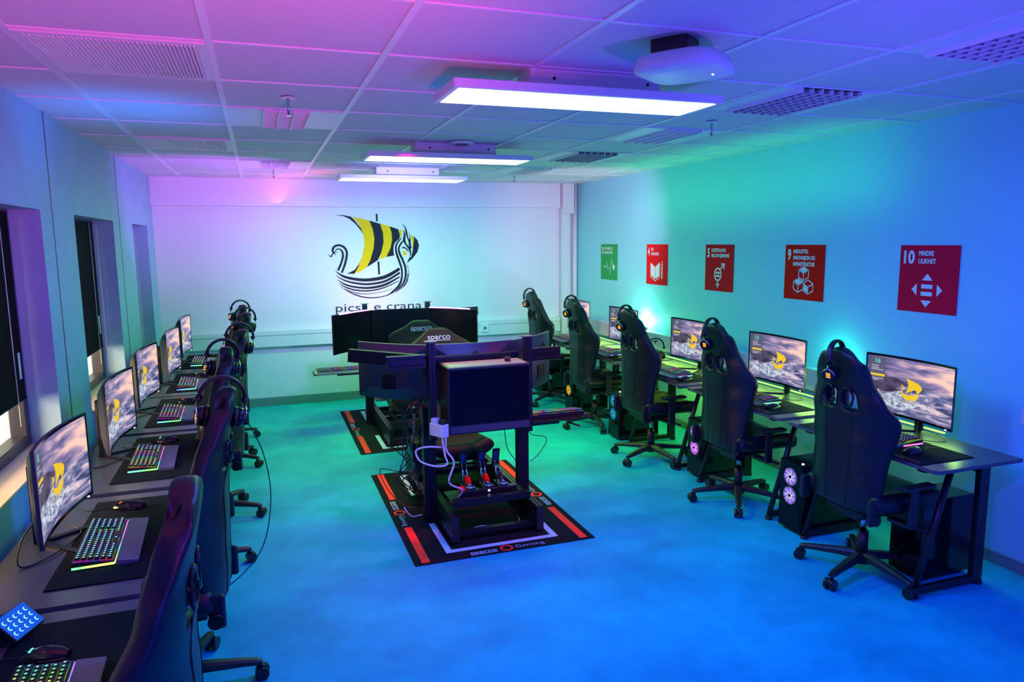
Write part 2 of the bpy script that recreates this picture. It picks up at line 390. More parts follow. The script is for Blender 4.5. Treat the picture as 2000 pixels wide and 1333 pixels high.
# left wall of boards with three deep window openings
WIN = [(3.05, 4.39, 0.83, 2.085), (5.12, 6.39, 0.83, 2.085), (7.31, 8.23, 0.83, 2.085)]
wl = MB(); TH = 0.30; xc = XL-TH/2
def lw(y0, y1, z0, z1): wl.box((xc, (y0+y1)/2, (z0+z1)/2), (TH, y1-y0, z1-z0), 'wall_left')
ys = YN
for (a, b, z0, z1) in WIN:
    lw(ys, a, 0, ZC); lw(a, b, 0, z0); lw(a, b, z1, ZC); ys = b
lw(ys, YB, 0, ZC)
for gy in (4.62, 6.66, 2.55): wl.box((XL, gy, ZC/2), (0.004, 0.012, ZC), 'frame')
wl.build('wall_left')['kind'] = 'structure'
for i, (a, b, z0, z1) in enumerate(WIN):
    fr = MB(); xf = -1.25; w = 0.06
    fr.box((xf, a+w/2, (z0+z1)/2), (0.08, w, z1-z0), 'frame', bev=0.006); fr.box((xf, b-w/2, (z0+z1)/2), (0.08, w, z1-z0), 'frame', bev=0.006)
    fr.box((xf, (a+b)/2, z1-w/2), (0.08, b-a-2*w, w), 'frame', bev=0.006); fr.box((xf, (a+b)/2, z0+w/2+0.01), (0.08, b-a-2*w, w), 'frame', bev=0.006)
    root = fr.build('window_%d' % (i+1)); root['kind'] = 'structure'
    MB().box((xf-0.01, (a+b)/2, (z0+z1)/2+0.01), (0.006, b-a-2*w, z1-z0-2*w), 'glass').build('window_pane', root)
    MB().box((xf+0.045, b-0.10, z0+0.45), (0.008, 0.035, 0.14), 'white', bev=0.002).build('window_handle', root)
    MB().box((-1.135, (a+b)/2, z0+0.006), (0.17, b-a, 0.012), 'sill', bev=0.002).build('window_sill', root)
    t = empty('roller_blind', (xf+0.050, (a+b)/2, z1), 0, ['black roller blind pulled low in the nearest window', 'black roller blind in the middle window, behind the grey board wall edge', 'black roller blind in the farthest narrow window by the corner'][i], 'blind', 'black roller blinds')
    bz = 0.98 if i < 2 else 1.2
    MB().box((-0.004, 0, -bz/2-0.005), (0.004, b-a-0.11, bz-0.02), 'blind').build('blind_cloth', t)
    MB().cyl((-0.004, -(b-a)/2+0.06, -bz), (-0.004, (b-a)/2-0.06, -bz), 0.008, 'blind').build('bottom_rail', t)
    MB().cyl((0.01, (b-a)/2-0.22, -0.02), (0.01, (b-a)/2-0.22, -1.1), 0.0022, 'white', n=6).build('pull_cord', t)
# view outside the windows
MB().box((-6.4, 5, -0.32), (10, 22, 0.04), 'p_grn').build('trim_1')['kind'] = 'structure'
for n_, y0 in ((1, 4.9), (2, 6.75)):
    pb = MB(); pb.box((-1.62, y0, 0.95), (0.10, 0.10, 2.4), 'sill').box((-1.62, y0-0.3, 0.6), (0.08, 0.06, 1.7), 'sill')
    tag(pb.build('timber_post'), 'pale timber post seen outside through the %s window' % ['nearest', 'middle'][n_-1], 'post')
# skirting, trunking, beam, corner pipes
def st(name, mb): o = mb.build(name); o['kind'] = 'structure'; return o
st('baseboard_back', MB().box(((XL+XR)/2, YB-0.008, 0.05), (XR-XL, 0.016, 0.10), 'base'))
st('baseboard_right', MB().box((XR-0.008, (YN+YB)/2, 0.035), (0.016, YB-YN-0.02, 0.07), 'base'))
st('trim_2', MB().box(((XL+3.71)/2, YB-0.04, 2.465), (3.71-XL, 0.08, 0.31), 'wall', bev=0.004))
st('trim_3', MB().box((3.80, YB-0.07, 2.43), (0.15, 0.14, 0.38), 'wall', bev=0.004).box((3.79, YB-0.04, 1.12), (0.12, 0.08, 2.24), 'wall', bev=0.004))
st('trim_4', MB().cyl((3.93, YB-0.04, 0), (3.93, YB-0.04, ZC), 0.03, 'wall', n=20))
st('trim_5', MB().box((3.70, YB-0.012, 1.6), (0.02, 0.024, 1.4), 'wall'))
tb = MB().box(((XL+3.71)/2, YB-0.037, 0.80), (3.71-XL-0.002, 0.07, 0.19), 'trunk', bev=0.006).box(((XL+3.71)/2, YB-0.0725, 0.84), (3.71-XL, 0.004, 0.004), 'grey')
o = tag(tb.build('cable_trunking'), 'white cable trunking running along the back wall below the ship mural', 'trunking')
tag(MB().box((XR-0.035, 6.25, 0.83), (0.07, 4.6, 0.17), 'trunk', bev=0.006).build('cable_trunking'), 'cable trunking on the long right wall behind the monitors', 'trunking')
sk = MB().box((0, 0, 0), (0.10, 0.02, 0.10), 'white', bev=0.004).cyl((0, -0.011, 0), (0, -0.009, 0), 0.02, 'grey', 16)
o = sk.build('wall_socket'); o.location = (2.66, YB-0.08, 0.80); tag(o, 'square white socket on back wall trunking right of the dark triple screens', 'socket')
o = MB().box((0, 0, 0), (0.02, 0.10, 0.10), 'white', bev=0.004).build('wall_socket'); o.location = (XR-0.01, 2.66, 0.90); tag(o, 'small white socket plate on right wall at the picture edge', 'socket')

# ceiling grid
gx = [-0.755+0.6275*k for k in range(8)]; gy = [2.235-0.643*6+0.643*k for k in range(17)]
g1 = MB()
for x in gx: g1.box((x, (YN+YB)/2, ZC-0.003), (0.026, YB-YN-0.01, 0.006), 'tbar')
st('trim_6', g1)
g2 = MB()
for y in gy:
    if YN < y < YB: g2.box(((XL+XR)/2, y, ZC-0.0032), (XR-XL-0.01, 0.013, 0.005), 'tbar')
st('trim_7', g2)
def cell(i, j):  # tile centre
    return (gx[i]+gx[i+1])/2, (gy[j]+gy[j+1])/2
TX, TY = 0.60, 0.615
def grille(i, j, label):
    x, y = cell(i, j); t = empty('air_grille', (x, y, ZC), 0, label, 'vent', 'slatted ceiling air grilles')
    f = MB()
    for sx in (-1, 1): f.box((sx*(TX/2-0.015), 0, -0.009), (0.03, TY, 0.010), 'white')
    for sy in (-1, 1): f.box((0, sy*(TY/2-0.015), -0.009), (TX-0.06, 0.03, 0.010), 'white')
    f.build('frame', t)
    MB().box((0, 0, -0.004), (TX-0.06, TY-0.06, 0.003), 'dark').build('backing', t)
    s = MB()
    n = 38
    for k in range(n): s.box((-TX/2+0.03+(k+0.5)*(TX-0.06)/n, 0, -0.013), (0.0075, TY-0.06, 0.010), 'white', rot=(0, 0.5, 0))
    s.build('slats', t)
grille(0, 7, 'large slatted air grille in the ceiling above the nearest window')
grille(0, 11, 'smaller-looking slatted air grille farther along the left ceiling edge')
def louvre(i, j, label):
    x, y = cell(i, j); t = empty('louvre_lamp', (x, y, ZC), 0, label, 'ceiling light', 'unlit louvred ceiling lamps')
    for sx in (-1, 1): MB().box((sx*0.21, 0, -0.006), (0.18, TY, 0.006), 'white').build('side_plate', t)
    MB().box((0, 0, -0.004), (0.24, TY, 0.003), 'white').build('reflector', t)
    s = MB()
    for k in range(4): s.box((-0.12+0.08*k, 0, -0.016), (0.008, TY, 0.02), 'white')
    for k in range(24): s.box((0, -TY/2+(k+0.5)*TY/24, -0.012), (0.24, 0.003, 0.012), 'white')
    s.build('louvres', t)
louvre(1, 9, 'louvred white ceiling lamp behind the left sprinkler, nearer of the left pair')
louvre(1, 13, 'louvred ceiling lamp near the back wall on the left')
louvre(5, 9, 'louvred ceiling lamp on the right side, nearer to the middle')
louvre(5, 13, 'louvred ceiling lamp on the right side close to the back wall')
def parab(i, j, label):
    x, y = cell(i, j); t = empty('egg_crate_lamp', (x, y, ZC), 0, label, 'ceiling light', 'dark egg-crate ceiling lamps')
    for sx in (-1, 1): MB().box((sx*0.24, 0, -0.006), (0.12, TY, 0.006), 'white').build('side_plate', t)
    MB().box((0, 0, -0.004), (0.36, TY, 0.003), 'gloss').build('reflector', t)
    s = MB()
    for k in range(7): s.box((-0.18+0.06*k, 0, -0.016), (0.005, TY, 0.020), 'tbar')
    for k in range(11):
        for q in range(6): s.box((-0.15+0.06*q, -TY/2+(k+0.5)*TY/11, -0.016), (0.054, 0.005, 0.010), 'grey', rot=(0.5, 0, 0))
    s.build('cell_louvre', t)
parab(5, 7, 'black egg-crate ceiling lamp nearest to the big blue light panel')
parab(5, 11, 'black egg-crate ceiling lamp farther back on the right')
parab(5, 5, 'black egg-crate ceiling lamp cut by the right picture edge')
# LED panels
def panel(y, label, rim):
    t = empty('light_panel', (1.375, y, ZC), 0, label, 'light panel', 'surface-mounted LED panels')
    MB().box((0, 0, -0.105), (1.24, 0.35, 0.035), 'white', bev=0.003).build('housing', t)
    MB().box((0.0, 0, -0.1235), (1.19, 0.30, 0.003), rim).build('diffuser', t)
    MB().box((0.05, 0.02, -0.045), (0.62, 0.16, 0.088), 'white', bev=0.003).cyl((-0.15, -0.062, -0.04), (-0.15, -0.058, -0.04), 0.007, 'dark').cyl((0.3, -0.062, -0.04), (0.3, -0.058, -0.04), 0.007, 'dark').build('mounting_bracket', t)
panel(2.97, 'long lit light panel nearest the camera with a blue rim', 'panel_w')
panel(5.32, 'lit light panel in the middle of the ceiling row', 'panel_w')
panel(7.13, 'lit light panel closest to the ship mural', 'panel_w')
# small ceiling things
def spr(x, y, label, drop=0.09):
    t = empty('sprinkler', (x, y, ZC), 0, label, 'sprinkler', 'ceiling sprinklers')
    MB().cyl((0, 0, -0.012), (0, 0, -0.006), 0.035, 'white', 24).build('rosette', t)
    MB().cyl((0, 0, -drop), (0, 0, -0.01), 0.007, 'chrome').cyl((0, 0, -drop-0.004), (0, 0, -drop), 0.016, 'chrome').build('nozzle', t)
spr(0.18, 3.83, 'sprinkler with white rosette in front of the left louvred lamp')
spr(2.68, 3.87, 'sprinkler near the right wall in front of the egg-crate lamp')
spr(0.18, 7.45, 'tiny sprinkler at the far left of the ceiling')
spr(2.68, 7.5, 'tiny sprinkler at the far right near the back wall')
tag(MB().cyl((1.44, 5.16, ZC-0.022), (1.44, 5.16, ZC-0.006), 0.085, 'white', 32, r2=0.09).cyl((1.44, 5.16, ZC-0.028), (1.44, 5.16, ZC-0.022), 0.05, 'grey', 24).build('smoke_detector'), 'round flat smoke detector in a tile before the middle light panel', 'smoke detector')
ap = empty('access_point', (1.51, 2.36, ZC-0.10), 0.62, 'rounded square white wireless access point hanging under the ceiling', 'access point')
a_ = MB(); N = 40
def sq(r, z, k=4): return [Vector((r*math.copysign(abs(math.cos(2*PI*i/N))**(2/k), math.cos(2*PI*i/N)), r*math.copysign(abs(math.sin(2*PI*i/N))**(2/k), math.sin(2*PI*i/N)), z)) for i in range(N)]
rings = [sq(0.02, -0.026), sq(0.145, -0.024), sq(0.157, -0.018), sq(0.160, -0.005), sq(0.148, 0.030), sq(0.125, 0.040), sq(0.02, 0.042)]
rv = [[a_.bm.verts.new(p) for p in r] for r in rings]
for i in range(len(rv)-1):
    a_._set([a_.bm.faces.new((rv[i][j], rv[i][(j+1) % N], rv[i+1][(j+1) % N], rv[i+1][j])) for j in range(N)], 'white', True)
a_._set([a_.bm.faces.new(rv[0]), a_.bm.faces.new(rv[-1])], 'white')
a_.build('shell', ap)
MB().box((-0.02, 0.03, 0.06), (0.12, 0.14, 0.075), 'plastic', bev=0.004).build('bracket', ap)
MB().sph((0.05, -0.09, -0.025), 0.004, 'white_led').build('status_light', ap)

# ------------------------------------------------------------------ mural
def mur(layer):
    def fn(cx, cy): return Vector((0.665+0.0010065*cx-0.00003*cy, YB-0.0012*layer, 2.338-0.001005*cy-0.00002*cx))
    return fn
mu = MB(); f1, f2, f3 = mur(1), mur(2), mur(3)
def sm(pts, n=4):
    return [(p.x, p.y) for p in catmull([(x, y, 0) for x, y in pts], n)]
YEL = [[(400,132),(500,152),(600,172),(640,270),(660,380),(650,500),(610,640),(565,725),(500,770),(425,798),(470,720),(510,610),(540,480),(540,390),(520,300),(470,200)],
       [(730,205),(840,235),(865,310),(870,400),(850,500),(800,600),(710,635),(745,540),(770,420),(762,310)],
       [(950,268),(995,285),(1000,350),(965,385),(965,330)],
       [(1100,335),(1130,345),(1137,400),(1130,470),(1110,520),(1105,430)],
       [(1005,515),(1045,545),(1045,580),(1005,580)]]
BLK = [[(200,120),(300,115),(390,132),(440,185),(500,260),(537,345),(500,290),(440,215),(370,158),(300,127)],
       [(510,610),(480,680),(425,755),(335,800),(422,802),(470,720)],
       [(600,172),(730,208),(762,310),(770,420),(745,540),(700,640),(640,680),(568,722),(610,640),(650,500),(660,380),(640,270)],
       [(840,235),(945,268),(965,330),(962,385),(912,440),(897,500),(912,580),(800,602),(850,500),(870,400),(865,310)],
       [(1133,350),(1180,395),(1200,460),(1180,540),(1120,620),(1045,680),(1085,600),(1120,520),(1137,400)],
       [(678,90),(700,90),(703,180),(680,180)], [(695,655),(718,655),(725,812),(703,812)]]
for p in YEL: put_poly(mu, p, f1, 'logo_yel')
for p in BLK: put_poly(mu, p, f1, 'logo_dark')
put_stroke(mu, [(985,800,60),(965,680,66),(925,560,66),(925,460,60),(970,400,40),(1000,350,34),(1010,280,30)], f2, 'wall')
put_stroke(mu, [(1085,600,26),(1108,520,26),(1100,430,24),(1090,350,16)], f2, 'wall')
ST = [[(275,790,22),(312,690,26),(333,600,26),(335,540,26),(305,490,26),(250,466,24),(195,482,26),(172,530,24),(196,556,16)],
      [(232,762,26),(268,680,24),(290,600,24),(285,545,22),(252,510,14),(216,518,12),(206,545,8),(236,548,4)],
      [(192,545,16),(168,575,14),(155,600,12),(122,575,3)], [(190,555,12),(208,582,6)],
      [(200,766,4),(300,833,26),(450,868,34),(600,874,38),(790,838,42),(962,742,36)],
      [(208,820,4),(310,880,16),(450,915,22),(600,925,24),(790,890,26),(965,790,24)],
      [(222,868,4),(320,930,18),(450,962,22),(600,970,26),(780,935,28),(962,840,16)],
      [(243,915,4),(330,965,14),(450,998,16),(600,1005,16),(770,970,14),(950,890,8)],
      [(260,955,3),(400,1020,9),(560,1042,7),(750,1020,5),(880,980,4)],
      [(300,980,3),(400,1038,12),(520,1078,14),(650,1090,12),(800,1066,10),(880,1020,22)],
      [(860,1035,22),(950,950,27),(985,860,24),(988,760,22),(960,660,26),(925,560,26),(917,470,22),(950,410,18),(990,372,8)],
      [(900,1030,6),(990,940,20),(1030,850,24),(1033,740,26),(1000,640,26),(962,560,26),(952,490,22),(985,430,20),(1010,400,8)],
      [(915,1025,4),(1005,955,12),(1048,880,12),(1062,800,8)],
      [(1052,690,3),(1066,735,9)], [(1068,745,3),(1072,790,9)], [(1074,800,8),(1066,850,8)], [(1064,865,8),(1050,910,8)], [(1046,920,8),(1010,965,5)],
      [(992,205,3),(1030,250,14),(1045,310,22),(1060,370,16),(1085,420,22)], [(1010,270,3),(1022,330,22),(1018,400,30),(1040,450,20),(1080,500,26),(1095,560,16),(1085,600,4)],
      [(1075,300,3),(1088,370,12),(1085,440,26),(1100,500,20)], [(985,500,6),(1010,485,16),(1050,510,14),(1070,540,6)]]
for s_ in ST: put_stroke(mu, s_, f3, 'logo_dark', 6)
mural = mu.build('ship_mural', recalc=False)
tx = MB()
def tfn(x, y): return Vector((x, YB-0.002, y))
put_text(tx, 'picsà e crana', tfn, 'logo_dark', h=0.10, x=0.83, y=1.075, bold=0.0, w=1.04)
tx.build('lettering', mural, recalc=False)
tag(mural, 'large Viking longship mural with striped yellow and black sail on back wall', 'mural')

# ------------------------------------------------------------------ posters
def poster(yc, name, label, m, num, lines, icon):
    S = 0.425; z0 = 1.42
    t = empty('poster', (XR, yc, z0), PI/2*-1, label, 'poster', 'numbered goal posters')
    # local: x to the viewer's right, -y towards the room
    MB().box((0, -0.003, S/2), (S, 0.004, S), m).build('sheet', t)
    q = MB()
    def fn(x, y): return Vector((-S/2+x*S, -0.0062, S-y*S))
    def ft(x, y): return Vector((-S/2+x*S, -0.0062, S+y*S))
    put_text(q, num, ft, 'p_wht', h=0.19, w=0.085*len(num)+0.02*(len(num)-1), x=0.07, y=-0.27, bold=0.035)
    x0 = 0.22 if len(num) == 1 else 0.33
    for i, l in enumerate(lines): put_text(q, l, ft, 'p_wht', h=0.072, w=0.042*len(l), x=x0, y=-0.155-0.115*i, bold=0.03)
    q.build('lettering', t, recalc=False)
    q = MB()
    def P(pts): put_poly(q, pts, fn, 'p_wht')
    def S_(pts): put_stroke(q, [(a, b, c) for a, b, c in pts], lambda x, y: fn(x/1000, y/1000), 'p_wht', 1)
    if icon == 'arrows':
        cx, cy = 0.5, 0.66
        P([(cx, 0.42), (cx+0.09, 0.52), (cx-0.09, 0.52)]); P([(cx, 0.92), (cx-0.09, 0.82), (cx+0.09, 0.82)])
        P([(0.24, cy), (0.33, cy-0.09), (0.33, cy+0.09)]); P([(0.76, cy), (0.67, cy+0.09), (0.67, cy-0.09)])
        P([(0.405, 0.58), (0.595, 0.58), (0.595, 0.64), (0.405, 0.64)]); P([(0.405, 0.69), (0.595, 0.69), (0.595, 0.75), (0.405, 0.75)])
    elif icon == 'gender':
        C = [(470+115*math.cos(a), 640+130*math.sin(a), 34) for a in [2*PI*k/24 for k in range(25)]]; S_(C)
        S_([(470, 770, 34), (470, 930, 34)]); S_([(410, 860, 34), (530, 860, 34)])
        S_([(545, 545, 34), (640, 445, 34)]); P([(0.57, 0.40), (0.70, 0.40), (0.70, 0.54), (0.665, 0.50), (0.665, 0.435), (0.60, 0.435)])
        P([(0.40, 0.585), (0.54, 0.585), (0.54, 0.625), (0.40, 0.625)]); P([(0.40, 0.655), (0.54, 0.655), (0.54, 0.695), (0.40, 0.695)])
    elif icon == 'book':
        P([(0.22, 0.46), (0.43, 0.56), (0.43, 0.86), (0.24, 0.78)]); P([(0.445, 0.56), (0.64, 0.44), (0.64, 0.78), (0.445, 0.86)])
        S_([(215, 480, 16), (215, 810, 16), (437, 905, 20), (665, 810, 16), (665, 470, 16)])
        S_([(760, 470, 40), (755, 840, 40)]); P([(0.74, 0.42), (0.78, 0.42), (0.785, 0.45), (0.735, 0.45)])
    elif icon == 'pulse':
        S_([(190, 640, 26), (330, 640, 26), (390, 510, 26), (440, 710, 26), (490, 620, 22), (560, 850, 26), (680, 400, 26), (750, 560, 26)])
        P([(0.72, 0.58), (0.76, 0.56), (0.79, 0.59), (0.82, 0.56), (0.87, 0.59), (0.86, 0.66), (0.80, 0.73), (0.73, 0.67)])
    elif icon == 'cubes':
        def cube(cx, cy, r, fill):
            h = [(cx, cy-r), (cx+r*0.95, cy-r*0.5), (cx+r*0.95, cy+r*0.5), (cx, cy+r), (cx-r*0.95, cy+r*0.5), (cx-r*0.95, cy-r*0.5)]
            for k in range(6): S_([(h[k][0]*1000, h[k][1]*1000, 16), (h[(k+1) % 6][0]*1000, h[(k+1) % 6][1]*1000, 16)])
            for k in (1, 3, 5): S_([(cx*1000, cy*1000, 16), (h[k][0]*1000, h[k][1]*1000, 16)])
            if fill == 't': P([h[0], h[1], (cx, cy), h[5]])
            if fill == 'l': P([h[5], (cx, cy), h[3], h[4]])
        cube(0.5, 0.52, 0.13, 't'); cube(0.375, 0.74, 0.13, 't'); cube(0.625, 0.76, 0.13, 'l')
    q.build('symbol', t, recalc=False)
poster(3.375, 'p', 'dark magenta poster numbered 10 above the nearest right monitor', 'p_mag', '10', ['MINDRE', 'ULIKHET'], 'arrows')
poster(4.465, 'p', 'bright red poster numbered 9 with stacked cubes', 'p_ora', '9', ['INDUSTRI,', 'INNOVASJON OG', 'INFRASTRUKTUR'], 'cubes')
poster(5.55, 'p', 'red poster numbered 5 with the gender equality sign', 'p_red', '5', ['LIKESTILLING', 'MELLOM KJØNNENE'], 'gender')
poster(6.64, 'p', 'red poster numbered 4 with open book and pencil', 'p_red', '4', ['GOD', 'UTDANNING'], 'book')
poster(7.74, 'p', 'green poster numbered 3 with heartbeat line, nearest the far corner', 'p_grn', '3', ['GOD HELSE OG', 'LIVSKVALITET'], 'pulse')

# ------------------------------------------------------------------ gaming chair (front = +Y local)
def smoothstep(a, b, x):
    t = max(0, min(1, (x-a)/(b-a))); return t*t*(3-2*t)
def interp(tab, x):
    for (a, fa), (b, fb) in zip(tab, tab[1:]):
        if x <= b:
            t = (x-a)/(b-a) if b > a else 0; t = t*t*(3-2*t); return fa+(fb-fa)*t
    return tab[-1][1]
def make_chair():
    t = empty('gaming_chair', (0, 0, 0))
    HW = [(0.44, 0.20), (0.55, 0.225), (0.72, 0.235), (0.86, 0.265), (0.95, 0.275), (1.04, 0.225), (1.12, 0.178), (1.20, 0.160), (1.26, 0.140), (1.295, 0.115), (1.315, 0.085)]
    WG = [(0.44, 0.05), (0.60, 0.07), (0.80, 0.10), (0.94, 0.12), (1.05, 0.06), (1.15, 0.025), (1.315, 0.01)]
    SP = [(0.44, -0.19), (0.60, -0.205), (0.85, -0.225), (1.05, -0.255), (1.315, -0.31)]
    nu, nv = 18, 30
    b = MB()
    def fn(u, v):
        s = u*2-1; z = 0.44+v*0.875
        z2 = z - smoothstep(0.80, 1.0, v)*0.05*s*s
        return Vector((interp(HW, z)*s, interp(SP, z)+interp(WG, z)*abs(s)**3, z2))
    def hole(i, j):
        z = 0.44+(j+0.5)/nv*0.875
        return 1.005 < z < 1.09 and (5 <= i <= 7 or 10 <= i <= 12)
    b.grid(nu, nv, fn, 'leather', hole=hole)
    back = solid(b.build('backrest', t), 0.072, 0.0, 1)
    # sewn seams on the back of the backrest and vent rims
    s = MB()
    for sx in (-0.33, 0.33):
        pts = [fn(0.5+sx/2, v)+Vector((0, -0.0355, 0)) for v in [0.02+0.60*k/12 for k in range(13)]]
        s.tube(pts, 0.0035, 'dark', 6)
    for sx in (-1, 1):
        pts = []
        for k in range(16):
            a = 2*PI*k/16; u = 0.5+sx*(0.139+0.02*math.sin(a))+0.088*math.cos(a); v = (1.047-0.44)/0.875+0.060*math.sin(a)
            pts.append(fn(u, v)+Vector((0, -0.040, 0)))
        s.tube(pts, 0.007, 'gloss', 6, close=True)
    s.build('seam_trim', back)
    l = MB(); l.grid(10, 10, lambda u, v: Vector(((u-0.5)*0.34, -0.175-0.05*((v-0.5)*2)**2+0.035-0.03*((u-0.5)*2)**2, 0.60+v*0.17)), 'leather')
    solid(l.build('lumbar_cushion', t), 0.07, 0, 1)
    c = MB()
    def fs(u, v):
        sx = u*2-1; y = -0.20+0.50*v
        z = 0.475+0.045*abs(sx)**4*(1-0.5*v)-(0.05*max(0, v-0.8)*5)**2*6
        w = 0.26+0.01*math.sin(v*PI)
        return Vector((w*sx, y, z))
    c.grid(12, 12, fs, 'leather'); solid(c.build('seat', t), 0.10, 0.0, 1)
    m = MB().box((0, 0, 0.395), (0.26, 0.30, 0.035), 'metal_b', bev=0.006).box((0, -0.02, 0.365), (0.14, 0.20, 0.04), 'metal_b', bev=0.005)
    m.cyl((0.06, 0.04, 0.37), (0.30, 0.06, 0.37), 0.007, 'metal_b', 8).box((0.31, 0.06, 0.37), (0.06, 0.03, 0.012), 'plastic', bev=0.004)
    m.build('tilt_mechanism', t)
    for sx in (-1, 1):
        MB().box((sx*0.238, -0.205, 0.465), (0.028, 0.065, 0.14), 'plastic', bev=0.012).cyl((sx*0.225, -0.20, 0.43), (sx*0.262, -0.20, 0.43), 0.030, 'gloss', 20).build('hinge_cover', t)
        ar = MB().box((sx*0.245, 0.0, 0.385), (0.15, 0.05, 0.02), 'plastic', bev=0.004).box((sx*0.305, 0.0, 0.485), (0.024, 0.055, 0.21), 'plastic', bev=0.008).build('armrest', t)
        MB().box((sx*0.305, 0.02, 0.600), (0.065, 0.22, 0.024), 'plastic', bev=0.014).build('arm_pad', ar)
    MB().cyl((0, 0, 0.10), (0, 0, 0.25), 0.030, 'metal_b', 20).cyl((0, 0, 0.25), (0, 0, 0.36), 0.016, 'chrome', 16).build('gas_lift', t)
    MB().cyl((0, 0, 0.065), (0, 0, 0.125), 0.048, 'plastic', 24, r2=0.040).build('base_hub', t)
    lm = None
    for k in range(5):
        if lm is None:
            g = MB(); rng = []
            for (r, z, w, h) in [(0.03, 0.108, 0.028, 0.042), (0.12, 0.104, 0.026, 0.036), (0.25, 0.092, 0.021, 0.028), (0.315, 0.084, 0.018, 0.024), (0.335, 0.080, 0.014, 0.018)]:
                rng.append([g.bm.verts.new((r, a, z+c_)) for a, c_ in ((-w, -h/2), (w, -h/2), (w, h*0.2), (w*0.55, h/2), (-w*0.55, h/2), (-w, h*0.2))])
            for i in range(len(rng)-1):
                g._set([g.bm.faces.new((rng[i][j], rng[i][(j+1) % 6], rng[i+1][(j+1) % 6], rng[i+1][j])) for j in range(6)], 'plastic')
            g._set([g.bm.faces.new(rng[0]), g.bm.faces.new(rng[-1])], 'plastic')
            leg = g.build('base_leg', t)
            w = MB().cyl((0.318, 0, 0.045), (0.318, 0, 0.09), 0.009, 'metal_b', 10)
            for sy in (-1, 1): w.cyl((0.333, sy*0.008, 0.03), (0.333, sy*0.028, 0.03), 0.030, 'gloss', 20)
            w.cyl((0.333, -0.008, 0.038), (0.333, 0.008, 0.038), 0.025, 'plastic', 16)
            cs = w.build('caster', leg); lm = (leg, cs)
        else:
            leg = lm[0].copy(); COL.objects.link(leg); leg.parent = t; cs = lm[1].copy(); COL.objects.link(cs); cs.parent = leg
        leg.rotation_euler = (0, 0, 0.30+2*PI*k/5)
    return t
chair0 = make_chair(); used = [False]
def chair(x, y, face, label, group, star=0.0, fwd=0.08):
    t = chair0 if not used[0] else copy_tree(chair0); used[0] = True
    t.location = (x, y, 0); t.rotation_euler = (0, 0, face); tag(t, label, 'gaming chair', group)
    for ch in [c for c in D.objects if c.parent == t and c.name.split('.')[0] in ('backrest', 'lumbar_cushion')]:
        p = Vector((0, -0.19, 0.45)); ch.rotation_euler = (-fwd, 0, 0); ch.location = p - Euler((-fwd, 0, 0)).to_matrix() @ p
    k = 0
    for ch in [c for c in D.objects if c.parent == t and c.name.startswith('base_leg')]:
        ch.rotation_euler = (0, 0, star-face+2*PI*k/5); k += 1
    return t
RG, LG = 'gaming chairs at the right desks', 'gaming chairs at the left desks'
# star: world angle of one leg
chairsR = [(3.15, 2.98, -PI/2+0.03, 2.2, 'black gaming chair before the screen numbered 16, closest on the right'),
           (3.20, 4.17, -PI/2+0.02, 2.83, 'black gaming chair before the screen numbered 15, second on the right'),
           (3.14, 5.30, -PI/2+0.03, 2.3, 'black gaming chair before the screen numbered 14, third on the right'),
           (3.17, 6.48, -PI/2+0.02, 2.0, 'black gaming chair fourth along the right desks, amber-lit tower at its feet'),
           (3.17, 7.65, -PI/2+0.05, 2.5, 'black gaming chair farthest on the right beside the corner')]
for x, y, r, s_, lb in chairsR: chair(x, y, r, lb, RG, s_)
chairsL = [(-0.43, 1.90, PI/2, 0.9, 'black gaming chair closest to the camera on the left, cut by the bottom edge'),
           (-0.42, 3.12, 1.50, -0.02, 'black gaming chair second from the camera on the left, a headset over its top'),
           (-0.47, 4.30, PI/2+0.12, 0.20, 'black gaming chair third from the camera on the left'),
           (-0.40, 5.20, 1.50, -0.3, 'black gaming chair fourth from the camera on the left'),
           (-0.39, 6.45, PI/2, -0.5, 'black gaming chair fifth from the camera on the left'),
           (-0.44, 7.25, PI/2+0.1, 0.2, 'black gaming chair farthest back on the left')]
for x, y, r, s_, lb in chairsL: chair(x, y, r, lb, LG, s_, 0.10 if y < 3 else 0.05)

# ------------------------------------------------------------------ headset (band arc in local XZ, hung at its top centre)
def make_headset():
    t = empty('headset', (0, 0, 0))
    R_ = 0.088
    pts = [(R_*math.sin(a), 0, -R_+R_*math.cos(a)) for a in [-1.75+3.5*k/22 for k in range(23)]]
    MB().tube(pts, 0.017, 'leather', 10, flat=0.45).build('headband', t)
    for sx in (-1, 1):
        y = MB().tube([(sx*0.086, 0, -0.10), (sx*0.098, 0.0, -0.125), (sx*0.096, 0.03, -0.145), (sx*0.090, 0.034, -0.165)], 0.0035, 'chrome', 6)
        y.tube([(sx*0.098, 0.0, -0.125), (sx*0.096, -0.03, -0.145), (sx*0.090, -0.034, -0.165)], 0.0035, 'chrome', 6); y.build('yoke', t)
        c = MB().cyl((sx*0.062, 0, -0.165), (sx*0.092, 0, -0.165), 0.043, 'gloss', 28, r2=0.036).cyl((sx*0.046, 0, -0.165), (sx*0.064, 0, -0.165), 0.045, 'leather', 28)
        cup = c.build('ear_cup', t)
        e = MB()
        for k in range(3): e.box((sx*0.0935, 0.0, -0.155-0.010*k), (0.002, 0.022, 0.0045), 'orange_e', rot=(0.15, 0, 0))
        tag(e.build('emblem_light', cup), 'glowing orange three-bar emblem')
    return t
hs0 = make_headset(); hu = [False]
def headset(x, y, z, rz, label, group, tilt=-0.16):
    t = hs0 if not hu[0] else copy_tree(hs0); hu[0] = True
    t.location = (x, y, z); t.rotation_euler = (0, tilt, rz); tag(t, label, 'headset', group); return t
HG = 'headsets hung over the chair backs'
